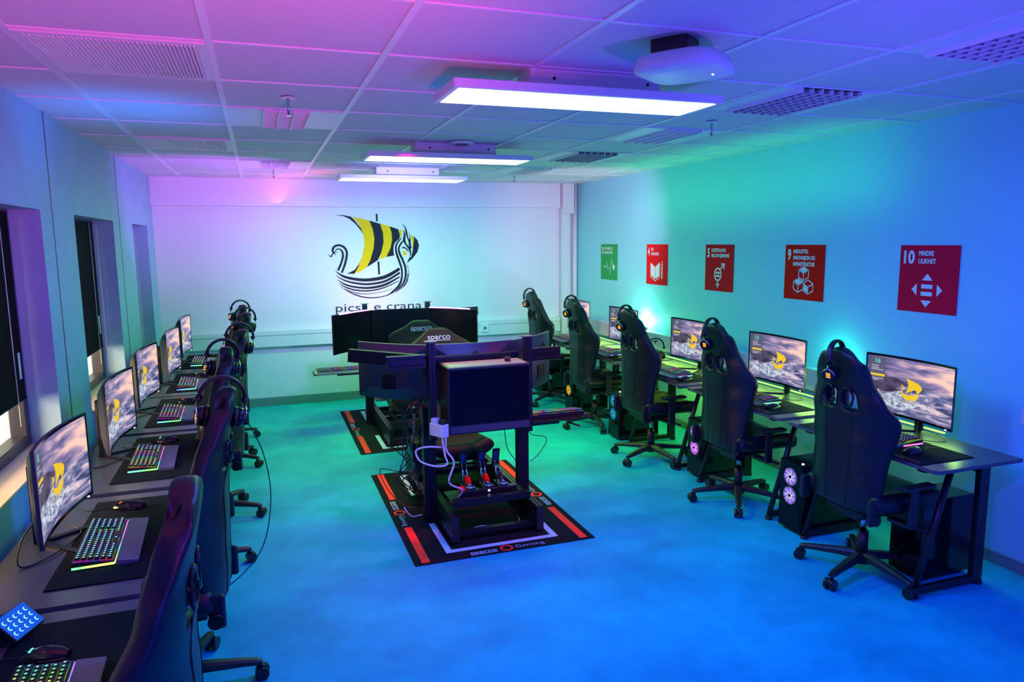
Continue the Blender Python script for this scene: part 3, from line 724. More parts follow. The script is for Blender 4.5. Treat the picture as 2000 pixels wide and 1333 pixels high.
for (x, y, r, s_, lb), nm in zip(chairsR, ['nearest right chair', 'second right chair', 'third right chair', 'fourth right chair', 'farthest right chair']):
    dx, dy = -math.sin(r), math.cos(r)
    headset(x-dx*0.28, y-dy*0.28, 1.352, r+PI/2+0.35, 'black headset with orange emblem hung over the %s' % nm, HG)
for (x, y, r, s_, lb), nm in list(zip(chairsL, ['', 'second left chair from the camera', 'third left chair from the camera', 'fourth left chair from the camera', 'fifth left chair from the camera', 'farthest left chair']))[1:]:
    if not nm:
        continue
    dx, dy = -math.sin(r), math.cos(r)
    headset(x-dx*0.26, y-dy*0.26, 1.358, r+PI/2+0.25, 'black headset hung over the %s' % nm, HG)

# ------------------------------------------------------------------ monitor (screen faces -Y local, origin on desk)
def curved(Wd, H, R_, z0):
    def f(u, v, off=0.0):
        a = (u-0.5)*Wd/R_
        return Vector((math.sin(a)*(R_+off), (1-math.cos(a))*-R_+ off*-math.cos(a), z0+v*H))
    return f
def monitor(loc, rz, label, group, num=None, Wd=0.60, H=0.34, wall=True, z0=0.10, stand=True, ident='gaming monitor'):
    t = empty('monitor', loc, rz, label, 'monitor', group)
    R_ = 1.5; f = curved(Wd, H, R_, z0)
    fb = curved(Wd+0.014, H+0.022, R_, z0-0.014)
    s = MB(); s.grid(16, 1, lambda u, v: f(u, v), 'screen', uvs=True)
    def W2(u, v): return f(u, v, 0.0018)
    def strip(u0, u1, v0, v1, m, off=0.001, n=4):
        for k in range(n):
            a = u0+(u1-u0)*k/n; b = u0+(u1-u0)*(k+1)/n
            s.poly([f(a, v0, off), f(b, v0, off), f(b, v1, off), f(a, v1, off)], m)
    strip(0.04, 0.20, 0.52, 0.97, 'panel_e')
    strip(0.04, 0.20, 0.62, 0.66, 'yellow_e', 0.0014)
    for v in (0.80, 0.76, 0.73, 0.57, 0.54): strip(0.05, 0.13+0.05*((v*100) % 2), v, v+0.012, 'white_e', 0.0014, 2)
    if num: put_text(s, num, lambda x, y: f(x, y, 0.0016), 'teal_e', h=0.08, w=0.055, x=0.09, y=0.86, bold=0.03)
    # yellow ship
    cu, cv, k = 0.50, 0.47, 0.00040
    def sf(x, y): return f(cu+(x-660)*k*0.60, cv-(y-620)*k*1.0, 0.0018)
    put_poly(s, [(400,132),(600,172),(840,230),(1000,290),(1140,350),(1200,460),(1180,540),(1100,640),(1030,680),(970,560),(800,600),(640,680),(500,770),(425,798),(470,720),(520,600),(545,440),(520,320),(470,200)], sf, 'yellow_e')
    put_poly(s, [(200,765),(300,820),(600,870),(790,830),(965,730),(1040,760),(1030,900),(900,1040),(650,1090),(450,1060),(300,980),(220,860)], sf, 'yellow_e')
    put_stroke(s, [(200,790,50),(300,650,50),(320,540,46),(250,480,44),(170,530,30)], sf, 'yellow_e', 3)
    put_stroke(s, [(1000,800,60),(990,690,60),(930,540,60),(1010,380,60),(1000,220,10)], sf, 'yellow_e', 3)
    put_poly(s, [(695,655),(718,655),(725,860),(703,860)], sf, 'yellow_e')
    put_text(s, 'picsà e crana', lambda x, y: f(x, y, 0.0018), 'yellow_e', h=0.028, w=0.17, x=0.41, y=0.24, bold=0.0)
    scr = s.build('screen', t, recalc=False); del R_
    b = MB()
    # bezel ring and convex rear shell
    n = 16; rings = []
    def ring(off, inset, zi):
        pts = []
        for i in range(n+1): pts.append(fb(inset+(1-2*inset)*i/n, 1-zi, off))
        for i in range(n, -1, -1): pts.append(fb(inset+(1-2*inset)*i/n, zi, off))
        return [b.bm.verts.new(p) for p in pts]
    RR = [ring(0.001, 0.012, 0.035), ring(0.003, 0.0, 0.0), ring(-0.012, 0.0, 0.0), ring(-0.030, 0.08, 0.08), ring(-0.052, 0.22, 0.20)]
    for i in range(len(RR)-1):
        L_ = len(RR[0]); b._set([b.bm.faces.new((RR[i][j], RR[i][(j+1) % L_], RR[i+1][(j+1) % L_], RR[i+1][j])) for j in range(L_)], 'gloss' if i == 0 else 'back', False)
    L_ = len(RR[-1]); 
    for j in range(n): b._set([b.bm.faces.new((RR[-1][j], RR[-1][j+1], RR[-1][L_-2-j], RR[-1][L_-1-j]))], 'back')
    b.build('housing', t)
    if stand:
        p = MB().box((0, 0.085, (z0+H*0.62)/2+0.01), (0.05, 0.022, z0+H*0.62), 'metal_b', bev=0.004).box((0, 0.06, z0+H*0.5), (0.08, 0.05, 0.08), 'metal_b', bev=0.004)
        p.build('stand_pole', t)
        for sx in (-1, 1):
            MB().prism([(0, 0.105, 0.0), (0, 0.065, 0.0), (sx*0.155, -0.125, 0.0), (sx*0.185, -0.125, 0.0)], (0, 0, 0.010), 'metal_b').build('stand_foot', t)
    MB().box((Wd*0.44, -0.012-0.5*Wd*Wd/8/1.5, z0-0.012), (0.010, 0.006, 0.004), 'white_led').build('power_light', t)
    return t
RM, LM = 'monitors on the right desks', 'monitors on the left desks'
DZ = 0.74
for y, nm, rot in [(3.11, '16', 0), (4.25, '15', 0), (5.37, '14', 0), (6.61, '13', 0), (7.72, '12', 0)]:
    lb = {'16': 'lit monitor numbered 16 showing the ship wallpaper, nearest on the right', '15': 'lit monitor numbered 15 showing the ship wallpaper, second on the right', '14': 'lit monitor numbered 14 showing the ship wallpaper, third on the right',
          '13': 'lit monitor fourth along the right desks beside the bright wall glow', '12': 'lit monitor farthest on the right, half behind a chair'}[nm]
    monitor((3.585, y, DZ), -PI/2+rot, lb, RM, nm)
for x, y, r, lb in [(-0.80, 1.93, 0.0, 'monitor nearest the camera on the left, only its edge showing'), (-0.79, 3.12, 0.06, 'large lit curved monitor second from the camera on the left'), (-0.79, 4.34, 0.06, 'lit curved monitor third from the camera on the left'),
                    (-0.80, 5.46, 0.08, 'lit curved monitor fourth from the camera on the left'), (-0.745, 6.50, 0.06, 'lit curved monitor fifth from the camera on the left'), (-0.745, 7.62, 0.05, 'lit curved monitor farthest back on the left')]:
    monitor((x, y, DZ), PI/2-r, lb, LM, '0%d' % random.randint(1, 6))

# ------------------------------------------------------------------ desk (user side = -Y local, width along X)
def make_desk():
    t = empty('gaming_desk', (0, 0, 0))
    w, d = 1.08, 0.60
    pts = [(-w/2, -d/2+0.02, DZ-0.02), (-w/2+0.02, -d/2, DZ-0.02), (w/2-0.02, -d/2, DZ-0.02), (w/2, -d/2+0.02, DZ-0.02), (w/2, d/2, DZ-0.02), (-w/2, d/2, DZ-0.02)]
    MB().prism(pts, (0, 0, 0.0195), 'desk').build('desktop', t)
    for sx in (-1, 1):
        x = sx*(w/2-0.135)
        g = MB().box((x, 0.20, 0.365), (0.035, 0.07, 0.70), 'metal_b', bev=0.004).box((x, -0.01, 0.035), (0.03, 0.46, 0.04), 'metal_b', bev=0.004)
        g.cyl((x, -0.24, 0.03), (x, -0.03, 0.70), 0.018, 'metal_b', 14).box((x, 0.0, 0.705), (0.05, 0.50, 0.03), 'metal_b', bev=0.004)
        fr = g.build('leg_frame', t)
        for y in (-0.24, 0.22): MB().cyl((x, y, 0), (x, y, 0.018), 0.026, 'plastic', 18).build('foot_pad', fr)
    MB().box((0, 0.21, 0.66), (w-0.26, 0.025, 0.07), 'metal_b', bev=0.004).build('cross_beam', t)
    MB().cyl((-w/2+0.0, -0.24, DZ-0.028), (-w/2+0.10, -0.24, DZ-0.028), 0.008, 'plastic', 8).build('cup_holder_arm', t)
    return t
dk0 = make_desk(); du = [False]
def desk(x, y, rz, label, group):
    t = dk0 if not du[0] else copy_tree(dk0); du[0] = True
    t.location = (x, y, 0); t.rotation_euler = (0, 0, rz); tag(t, label, 'desk', group)
ordn = ['nearest', 'second', 'third', 'fourth', 'farthest']
RYS = [3.06, 4.21, 5.34, 6.47, 7.60]
for i, y in enumerate(RYS): desk(3.42, y, -PI/2, 'black gaming desk with slanted legs, %s along the right wall' % ordn[i], 'black desks on the right')
LYS = [1.96, 3.08, 4.22, 5.36, 6.48, 7.60]
ordl = ['nearest', 'second', 'third', 'fourth', 'fifth', 'farthest']
for i, y in enumerate(LYS): desk(-0.66, y, PI/2, 'black gaming desk under the windows, %s from the camera in the left row' % ordl[i], 'black desks on the left')

# ------------------------------------------------------------------ desk mats, keyboards, mice
def desk_mat(x, y, rz, label, group):
    t = empty('desk_mat', (x, y, DZ), rz, label, 'desk mat', group)
    MB().box((0, 0, 0.0022), (0.88, 0.38, 0.004), 'cloth', bev=0.0012).build('cloth_sheet', t)
    q = MB(); put_text(q, 'CEPTER', lambda a, b: Vector((a, b, 0.0047)), 'cept', h=0.028, w=0.15, x=0.26, y=-0.17, bold=-0.01)
    q.build('lettering', t, recalc=False)
for i, y in enumerate(RYS): desk_mat(3.31, y+0.0, -PI/2, 'black desk mat on the %s right-hand desk' % ordn[i], 'desk mats on the right')
for i, y in enumerate(LYS): desk_mat(-0.56, y+0.02, PI/2, 'black desk mat with orange lettering on the %s left-hand desk' % ordl[i], 'desk mats on the left')
def make_keyboard(lg='rain3'):
    t = empty('keyboard', (0, 0, 0)); w, d = 0.435, 0.135; q = MB()
    MB().prism([(-w/2, -d/2, 0), (-w/2, d/2, 0), (-w/2, d/2, 0.030), (-w/2, -d/2, 0.018)], (w, 0, 0), 'plastic').build('case', t)
    MB().prism([(-w/2+0.006, -d/2+0.006, 0.0190), (-w/2+0.006, d/2-0.006, 0.0302), (-w/2+0.006, d/2-0.006, 0.0312), (-w/2+0.006, -d/2+0.006, 0.020)], (w-0.012, 0, 0), 'rain').build('backlight', t)
    k = MB(); rows = 6; pitch = 0.0195
    for r in range(rows):
        y = -d/2+0.016+r*0.0205; x = -w/2+0.014; z = 0.0222+0.0118*(r/5)
        cols = []
        while x < w/2-0.012:
            kw = pitch
            if r == 0 and abs(x+0.06) < 0.012: kw = pitch*6
            if r in (1, 2, 3) and x < -w/2+0.02: kw = pitch*1.5
            if x+kw > w/2-0.006: break
            gap = 0.004
            if not (0.075 < x < 0.085 or 0.14 < x < 0.147):
                k.box((x+kw/2-gap/2, y, z+0.004), (kw-gap, 0.0165, 0.009), 'key')
                q.box((x+kw/2-gap/2, y+0.001, z+0.0087), (min(0.006, kw*0.3), 0.006, 0.0006), lg)
            x += kw
    kc = k.build('keycaps', t); q.build('key_legends', kc)
    MB().box((-w/2-0.0015, 0, 0.010), (0.003, d, 0.007), 'rain2').box((w/2+0.0015, 0, 0.010), (0.003, d, 0.007), 'rain2').box((0, -d/2-0.0015, 0.010), (w, 0.003, 0.005), 'rain2').build('edge_light', t)
    MB().prism([(-w/2, -d/2-0.078, 0.0), (-w/2, -d/2-0.005, 0.0), (-w/2, -d/2-0.005, 0.018), (-w/2, -d/2-0.078, 0.010)], (w, 0, 0), 'grey').build('wrist_rest', t)
    return t
kb0 = make_keyboard(); ku = [False]; kb1 = make_keyboard('blue_e')
def keyboard(x, y, z, rz, label, group, src=None):
    t = src or (kb0 if not ku[0] else copy_tree(kb0)); ku[0] = ku[0] or not src
    t.location = (x, y, z); t.rotation_euler = (0, 0, rz); tag(t, label, 'keyboard', group); return t
mz = DZ+0.0043
for i, (x, y, a) in enumerate([(3.37, 3.10, 0.0), (3.34, 4.22, 0.0), (3.33, 5.30, 0), (3.33, 6.52, 0), (3.33, 7.62, 0)]):
    keyboard(x, y, mz, -PI/2+a, 'black keyboard with rainbow edge light on the %s right-hand desk' % ordn[i], 'keyboards on the right desks')
for i, (x, y, a) in enumerate([(-0.60, 1.91, 0.05), (-0.635, 3.01, 0.05), (-0.63, 4.16, 0.04), (-0.62, 5.23, 0.03), (-0.61, 6.32, 0.03), (-0.60, 7.5, 0.0)]):
    keyboard(x, y, mz, PI/2+a, 'backlit keyboard with wrist rest on the %s left-hand desk' % ordl[i], 'keyboards on the left desks', kb1 if i == 1 else None)
def mouse(x, y, z, rz, label, group, led='red_e'):
    t = empty('mouse', (x, y, z), rz, label, 'mouse', group)
    b = MB()
    def f(u, v):
        a = PI*u; yy = -0.062+0.124*v; w = 0.033*(math.sin(PI*(0.08+0.84*v))**0.45); h = 0.038*(math.sin(PI*(0.10+0.78*v))**0.6)*(1-0.25*(v-0.35))
        return Vector((-w*math.cos(a), yy, h*math.sin(a)))
    b.grid(14, 14, f, 'gloss'); V = [v for v in b.bm.verts if abs(v.co.y-(-0.062)) < 1e-5]
    b.build('shell', t)
    MB().box((0, 0.036, 0.0285), (0.020, 0.006, 0.004), led, rot=(-0.3, 0, 0), bev=0.001).build('light_strip', t)
    MB().cyl((-0.003, 0.050, 0.022), (0.003, 0.050, 0.022), 0.007, 'plastic', 14).build('scroll_wheel', t)
    c = MB().tube([(0, 0.06, 0.008), (0.01, 0.10, 0.003), (-0.02, 0.16, 0.003), (0.02, 0.22, 0.003)], 0.0018, 'plastic', 6); c.build('mouse_cable', t)
    return t
for i, (x, y) in enumerate([(3.26, 2.79), (3.26, 3.90), (3.26, 4.97), (3.25, 6.18), (3.25, 7.28)]): mouse(x, y, mz, -PI/2+0.15, 'black mouse beside the keyboard on the %s right-hand desk' % ordn[i], 'mice on the right desks', 'green_e')
for i, (x, y) in enumerate([(-0.63, 2.20), (-0.60, 3.41), (-0.57, 4.52), (-0.55, 5.62), (-0.54, 6.72), (-0.55, 7.86)]): mouse(x, y, mz, PI/2-0.2, 'black mouse past the keyboard on the %s left-hand desk' % ordl[i], 'mice on the left desks', ['green_e', 'red_e'][i % 2])
# lit control pad near the bottom left corner
kp = empty('control_pad', (-0.735, 2.36, mz), PI/2-0.35, 'small blue-lit control pad with fifteen moon keys beside the nearest left screen', 'control pad')
T = Matrix.Translation((0, 0, 0.045)) @ Euler((0.75, 0, 0)).to_matrix().to_4x4()
MB().box((0, 0, 0), (0.125, 0.090, 0.016), 'plastic', bev=0.003, T=T).prism([(-0.05, 0.0, 0), (-0.05, 0.055, 0), (-0.05, 0.03, 0.06)], (0.10, 0, 0), 'plastic').build('body', kp)
M['padblue'] = mat('blue_lit_face', (0.01, 0.05, 0.3), 0.4, emit=(0.0, 0.12, 0.75), es=0.55)
MB().box((0, 0, 0.0085), (0.118, 0.083, 0.001), 'padblue', T=T).build('face_plate', kp)
for r in range(3):
    for c in range(5):
        q = MB(); cx, cy = -0.044+0.022*c, -0.024+0.022*r
        Lp = [T @ Vector((cx+0.007*math.cos(a), cy+0.007*math.sin(a), 0.0095)) for a in [PI*0.35+PI*1.3*k/9 for k in range(10)]]
        Lp += [T @ Vector((cx+0.0035+0.006*math.cos(a), cy+0.0055*math.sin(a), 0.0095)) for a in [PI*1.55-PI*1.1*k/7 for k in range(8)]]
        q.poly(Lp, 'blue_e'); q.build('moon_key', kp, recalc=False)

# ------------------------------------------------------------------ PC towers (front = -Y local)
def tower(x, y, rz, z, label, col, fans=2, d=0.44):
    t = empty('computer_tower', (x, y, z), rz, label, 'computer', 'computer towers beneath the right desks')
    w, h = 0.205, 0.46
    MB().box((0, d/2, h/2+0.015), (w, d-0.01, h-0.01), 'gloss', bev=0.004).build('case', t)
    MB().box((0, 0.002, h/2+0.015), (w-0.012, 0.004, h-0.02), 'tglass').build('front_mesh', t)
    for sx in (-1, 1):
        MB().box((sx*(w/2-0.03), d/2, 0.008), (0.02, d*0.8, 0.016), 'plastic').build('foot_rail', t)
    MB().cyl((w/2-0.03, 0.03, h+0.010), (w/2-0.03, 0.03, h+0.014), 0.008, 'white_led', 12).build('power_button', t)
    if col:
        key = 'fan_%d' % (int(y*100))
        m, nt, b = nmat('fan_glow'); N = nt.nodes; L = nt.links
        tc = N.new('ShaderNodeTexCoord'); g = N.new('ShaderNodeVectorMath'); g.operation = 'LENGTH'; L.new(tc.outputs['Object'], g.inputs[0])
        r = N.new('ShaderNodeValToRGB'); e = r.color_ramp.elements; e[0].position = 0.010; e[0].color = (*col[1], 1); e[1].position = 0.06; e[1].color = (*[c*0.12 for c in col[0]], 1)
        e.new(0.025).color = (*col[0], 1); L.new(g.outputs['Value'], r.inputs[0]); b.inputs['Base Color'].default_value = (0, 0, 0, 1)
        L.new(r.outputs[0], b.inputs['Emission Color']); b.inputs['Emission Strength'].default_value = 1.7; M[key] = m
        for k in range(fans):
            f = MB().cyl((0, -0.0005, 0), (0, -0.003, 0), 0.058, key, 32)
            for q in range(7):
                a = 2*PI*q/7; f.box((0.035*math.cos(a), -0.004, 0.035*math.sin(a)), (0.045, 0.002, 0.004), 'dark', rot=(0, -a-0.3, 0))
            f.cyl((0, -0.003, 0), (0, -0.0055, 0), 0.012, 'dark', 16)
            o = f.build('fan', t); o.location = (0, 0, h-0.09-0.125*k)
    return t
V_ = (0.55, 0.12, 1.0); B_ = (0.25, 0.55, 1.0)
tower(3.16, 3.59, -PI/2, 0, 'black computer tower with violet and blue fans between the two nearest right chairs', ((0.35, 0.25, 1.0), (0.7, 0.9, 1.0)))
tower(3.20, 4.73, -PI/2, 0, 'black computer tower with purple fans behind the second right chair', ((0.62, 0.15, 0.95), (0.9, 0.7, 1.0)))
tower(3.12, 5.97, -PI/2, 0, 'black computer tower with teal fans left of the third right chair', ((0.0, 0.25, 0.5), (0.1, 0.7, 0.8)))
tower(3.17, 7.13, -PI/2, 0, 'black computer tower with amber fans under the fourth right desk', ((0.7, 0.35, 0.02), (1.0, 0.8, 0.1)))
tower(3.20, 8.18, -PI/2, 0, 'black computer tower with faint violet fans at the far end of the right row', ((0.3, 0.05, 0.7), (0.6, 0.2, 1)))
tower(3.33, 2.86, -PI/2, 0, 'unlit black computer tower under the end of the nearest right desk', None, d=0.38)

# ------------------------------------------------------------------ LED glow behind the right desks
o = MB().box((0, 0, 0), (0.014, 5.2, 0.007), 'glow_g').build('led_strip'); o.location = (3.745, 5.6, 0.752); tag(o, 'yellow-green LED strip glowing along the back of the right desks', 'led strip')
for y, p, cl in ((6.85, 42, (0.30, 1.0, 0.55)), (4.05, 26, (0.02, 1.0, 0.5))):
    t = empty('uplight', (3.925, y, 0.915), 0, 'small green uplight shining up the right wall %s' % ('past the fourth monitor' if y > 5 else 'behind monitor 15'), 'lamp', 'green wall uplights')
    MB().cyl((0, 0, 0.0), (0, 0, 0.05), 0.03, 'plastic', 20).build('lamp_body', t)
    MB().cyl((0, 0, 0.050), (0, 0, 0.053), 0.025, 'glow_w', 20).build('lamp_lens', t)
    kk = K['uplight_beam' if y > 5 else 'uplight_beam.001']; point('uplight_beam', (3.905, y, 1.005), kk[:3], kk[3], 0.02)

# ------------------------------------------------------------------ printed floor mats and racing rigs
def rig_mat(cx, cy, rz, label):
    t = empty('floor_mat', (cx, cy, 0), rz, label, 'floor mat', 'printed floor mats beneath the racing rigs')
    w, d = 1.17, 1.76
    m = MB().box((0, 0, 0.003), (w, d, 0.006), 'cloth', bev=0.002); m.build('cloth_sheet', t)
    for x0, x1 in ((-0.54, -0.49), (0.49, 0.54)):
        for y0, y1 in ((0.25, 0.86), (-0.86, -0.30)): MB().box(((x0+x1)/2, (y0+y1)/2, 0.0066), (x1-x0, y1-y0, 0.0012), 'mat_red').build('red_stripe', t)
    for sg in (1, -1):
        MB().prism([(-0.37, sg*-0.29, 0.006), (-0.37, sg*-0.78, 0.006), (0.37, sg*-0.78, 0.006), (0.37, sg*-0.29, 0.006), (0.33, sg*-0.29, 0.006), (0.33, sg*-0.74, 0.006), (-0.33, sg*-0.74, 0.006), (-0.33, sg*-0.29, 0.006)], (0, 0, 0.0011), 'mat_pale').build('pale_bracket', t)
    zz = 0.0068
    def fb(a, b): return Vector((a, -0.86+b, zz))
    def fl(a, b): return Vector((-0.545+b, -a-0.02, zz))
    def fr(a, b): return Vector((0.545-b, a-0.02, zz))
    for fn in (fb, fl, fr):
        q = MB()
        put_text(q, 'sparco', fn, 'mat_pale', h=0.038, w=0.17, x=-0.235, y=0.012, bold=0.01)
        q.poly([fn(-0.235, -0.002), fn(-0.065, -0.002), fn(-0.065, 0.004), fn(-0.235, 0.004)], 'mat_pale')
        put_text(q, 'Gaming', fn, 'mat_pale', h=0.040, w=0.19, x=0.06, y=0.010, bold=-0.012)
        C = [(0.036*math.cos(a), 0.028+0.036*math.sin(a), 0.013) for a in [2*PI*k/12 for k in range(13)]]
        Lf, Rt = [], []
        for (x, y, w_) in C:
            r = math.hypot(x, y-0.028); ux, uy = x/r, (y-0.028)/r; Lf.append((x+ux*0.006, y+uy*0.006)); Rt.append((x-ux*0.007, y-uy*0.007))
        for i in range(12): q.poly([fn(*Lf[i]), fn(*Lf[i+1]), fn(*Rt[i+1]), fn(*Rt[i])], 'mat_red')
        q.build('lettering', t, recalc=False)
rig_mat(1.352, 4.82, 0, 'black printed mat with red stripes beneath the nearer racing rig')
rig_mat(1.352, 7.19, PI, 'black printed mat with red stripes beneath the racing rig at the back')

def profile(m, a, b, w, h, mm='alu'):
    """slotted aluminium extrusion from a to b (any horizontal or vertical direction)"""
    a = Vector(a); b = Vector(b); d = b-a; L = d.length
    q = d.to_track_quat('X', 'Z').to_matrix().to_4x4(); T = Matrix.Translation((a+b)/2) @ q
    m.box((0, 0, 0), (L, w, h), mm, bev=0.002, T=T)
    for s in (-1, 1):
        n = max(1, int(round(h/0.04)))
        for k in range(n):
            zc = -h/2+(k+0.5)*h/n
            m.box((0, s*(w/2+0.0002), zc), (L-0.004, 0.001, 0.009), 'dark', T=T)
        n = max(1, int(round(w/0.04)))
        for k in range(n):
            yc = -w/2+(k+0.5)*w/n
            m.box((0, yc, s*(h/2+0.0002)), (L-0.004, 0.009, 0.001), 'dark', T=T)
def make_rig():
    # pedals towards -Y, driver faces -Y; origin on the floor under the front ends of the rails
    t = empty('racing_rig', (0, 0, 0))
    for sx in (-1, 1):
        m = MB(); profile(m, (sx*0.285, 0, 0.105), (sx*0.285, 1.50, 0.105), 0.045, 0.16)
        m.box((sx*0.285, -0.003, 0.105), (0.047, 0.006, 0.162), 'plastic', bev=0.002)
        r = m.build('base_rail', t)
        for y in (0.06, 1.44): MB().cyl((sx*0.285, y, 0.006), (sx*0.285, y, 0.026), 0.022, 'plastic', 16).build('foot', r)
    for y in (0.06, 1.42):
        m = MB(); profile(m, (-0.262, y, 0.05), (0.262, y, 0.05), 0.04, 0.04) ; m.build('cross_member', t)
    # pedal deck
    m = MB(); profile(m, (-0.262, 0.14, 0.225), (0.262, 0.14, 0.225), 0.05, 0.045)
    m.box((0, 0.27, 0.215), (0.52, 0.24, 0.01), 'plastic', bev=0.002).box((0, 0.205, 0.25), (0.40, 0.02, 0.045), 'metal_b', bev=0.003)
    m.box((0.0, 0.20, 0.262), (0.011, 0.022, 0.009), 'white_led'); m.build('pedal_deck', t)
    for i, x in enumerate((-0.115, 0.015, 0.12)):
        m = MB(); y0 = 0.30
        m.box((x, y0, 0.245), (0.075, 0.15, 0.045), 'metal_b', bev=0.004)
        for s in (-1, 1): m.cyl((x+s*0.018, y0+0.04, 0.26), (x+s*0.012, y0+0.095, 0.40), 0.006, 'chrome', 8)
        m.cyl((x, y0-0.05, 0.28), (x, y0+0.075, 0.34), 0.013, 'chrome', 12).cyl((x, y0-0.03, 0.29), (x, y0+0.03, 0.318), 0.02, 'p_ora' if i != 2 else 'plastic', 14)
        m.cyl((x-0.03, y0-0.06, 0.275), (x+0.03, y0-0.06, 0.275), 0.012, 'chrome', 12).sph((x-0.025, y0-0.07, 0.285), 0.009, 'chrome').sph((x+0.025, y0-0.065, 0.28), 0.008, 'chrome')
        p = m.build('pedal', t)
        MB().box((x, y0+0.115, 0.415), (0.052, 0.012, 0.13), 'metal_b', rot=(0.25, 0, 0), bev=0.004).box((x-0.004, y0+0.105, 0.425), (0.030, 0.006, 0.075), 'back_blue' if 'back_blue' in M else 'back', rot=(0.25, 0, 0), bev=0.002).build('pedal_face', p)
    MB().box((-0.175, 0.24, 0.265), (0.035, 0.05, 0.05), 'p_red', bev=0.004).build('red_switch', t)
    # lower uprights and the screen posts
    for sx in (-1, 1):
        m = MB(); profile(m, (sx*0.335, 0.47, 0.02), (sx*0.335, 0.47, 0.80), 0.05, 0.085); m.build('lower_upright', t)
        m = MB(); profile(m, (sx*0.335, 0.35, 0.60), (sx*0.335, 0.35, 1.255), 0.075, 0.045)
        m.box((sx*0.335, 0.35, 1.257), (0.078, 0.048, 0.005), 'grey'); m.build('screen_post', t)
        MB().box((sx*0.338, 0.41, 1.05), (0.07, 0.075, 0.10), 'metal_b', bev=0.01).build('corner_bracket', t)
        MB().prism([(sx*0.33-0.004, 0.515, 0.62), (sx*0.33-0.004, 0.515, 0.45), (sx*0.33-0.004, 0.66, 0.62)], (0.008, 0, 0), 'metal_b').build('gusset_plate', t)
        m = MB(); profile(m, (sx*0.36, 0.385, 1.12), ((-0.83, 0.60, 1.16) if sx < 0 else (0.60, 0.42, 1.12)), 0.04, 0.085); m.build('screen_arm', t)
    m = MB(); profile(m, (-0.63, 0.33, 1.135), (-0.375, 0.33, 1.135), 0.04, 0.085); m.build('side_beam', t)
    m = MB(); profile(m, (-0.30, 0.44, 1.10), (0.30, 0.44, 1.10), 0.04, 0.085); m.build('screen_beam', t)
    for x in (-0.17, 0.17): MB().box((x, 0.43, 1.265), (0.035, 0.03, 0.07), 'metal_b', bev=0.003).build('top_clamp', t) if False else None
    m = MB().box((0.0, 0.33, 0.665), (0.62, 0.26, 0.012), 'metal_b', bev=0.002); m.build('shelf', t)
    # three curved screens facing +Y (towards the seat)
    def scr(cx, cy, rz, Wd=0.60, H=0.375, z0=0.825):
        T = Matrix.Translation((cx, cy, 0)) @ Matrix.Rotation(rz, 4, 'Z')
        f = curved(Wd, H, 1.2, z0); f2 = curved(Wd+0.01, H+0.012, 1.2, z0-0.006)
        s = MB(); s.grid(14, 1, lambda u, v: T @ f(u, v), 'off'); o = s.build('screen', t)
        b = MB(); n = 14; rings = []
        for off, ins in ((0.002, -0.0), (0.002, 0.0), (-0.02, 0.0), (-0.035, 0.10), (-0.055, 0.22)):
            pts = [T @ f2(ins+(1-2*ins)*i/n, 1-ins, off-0.003) for i in range(n+1)]+[T @ f2(ins+(1-2*ins)*i/n, ins, off-0.003) for i in range(n, -1, -1)]
            rings.append([b.bm.verts.new(p) for p in pts])
        L = len(rings[0])
        for i in range(1, 4): b._set([b.bm.faces.new((rings[i][j], rings[i][(j+1) % L], rings[i+1][(j+1) % L], rings[i+1][j])) for j in range(L)], 'back')
        for j in range(n): b._set([b.bm.faces.new((rings[-1][j], rings[-1][j+1], rings[-1][L-2-j], rings[-1][L-1-j]))], 'back')
        b.box((0, 0.055, z0+0.12), (0.10, 0.02, 0.10), 'metal_b', bev=0.003, T=T)
        b.build('screen_housing', o)
        h = MB()
        h.tube([T @ Vector((-0.06, 0.075, z0+0.27)), T @ Vector((0.0, 0.075, z0+0.335)), T @ Vector((0.06, 0.075, z0+0.27)), T @ Vector((-0.06, 0.075, z0+0.27))], 0.007, 'metal_b', 6)
        h.build('cable_bracket', o)
    scr(0.0, 0.54, PI); scr(-0.522, 0.715, PI-0.72, 0.585); scr(0.522, 0.715, PI+0.72, 0.585)
    # wheel base, wheel
    m = MB().box((0, 0.70, 0.72), (0.16, 0.26, 0.16), 'metal_b', bev=0.01).cyl((0, 0.80, 0.73), (0, 0.92, 0.75), 0.028, 'chrome', 20); m.build('wheel_base', t)
    m = MB(); profile(m, (-0.335, 0.60, 0.62), (0.335, 0.60, 0.62), 0.08, 0.04); m.build('wheel_deck', t)
    m = MB().tube([(0.145*math.cos(a), 0.93-0.03*math.sin(a), 0.76+0.145*math.sin(a)) for a in [2*PI*k/28 for k in range(28)]], 0.015, 'leather', 10, close=True)
    m.box((0, 0.93, 0.76), (0.27, 0.012, 0.05), 'metal_b', bev=0.004).box((0, 0.94, 0.70), (0.04, 0.01, 0.12), 'metal_b', bev=0.003).cyl((0, 0.92, 0.76), (0, 0.95, 0.76), 0.035, 'gloss', 24); m.build('steering_wheel', t)
    # shifter on the driver's right (picture left)
    m = MB().box((-0.36, 0.86, 0.40), (0.07, 0.22, 0.14), 'metal_b', bev=0.006).cyl((-0.36, 0.86, 0.47), (-0.35, 0.88, 0.66), 0.007, 'chrome', 10)
    s = m.build('gear_shifter', t); MB().sph((-0.35, 0.88, 0.685), 0.026, 'gloss').build('knob', s)
    m = MB(); profile(m, (-0.335, 0.75, 0.20), (-0.335, 0.95, 0.20), 0.05, 0.04); profile(m, (-0.335, 0.88, 0.22), (-0.335, 0.88, 0.34), 0.05, 0.05); m.build('shifter_mount', t)
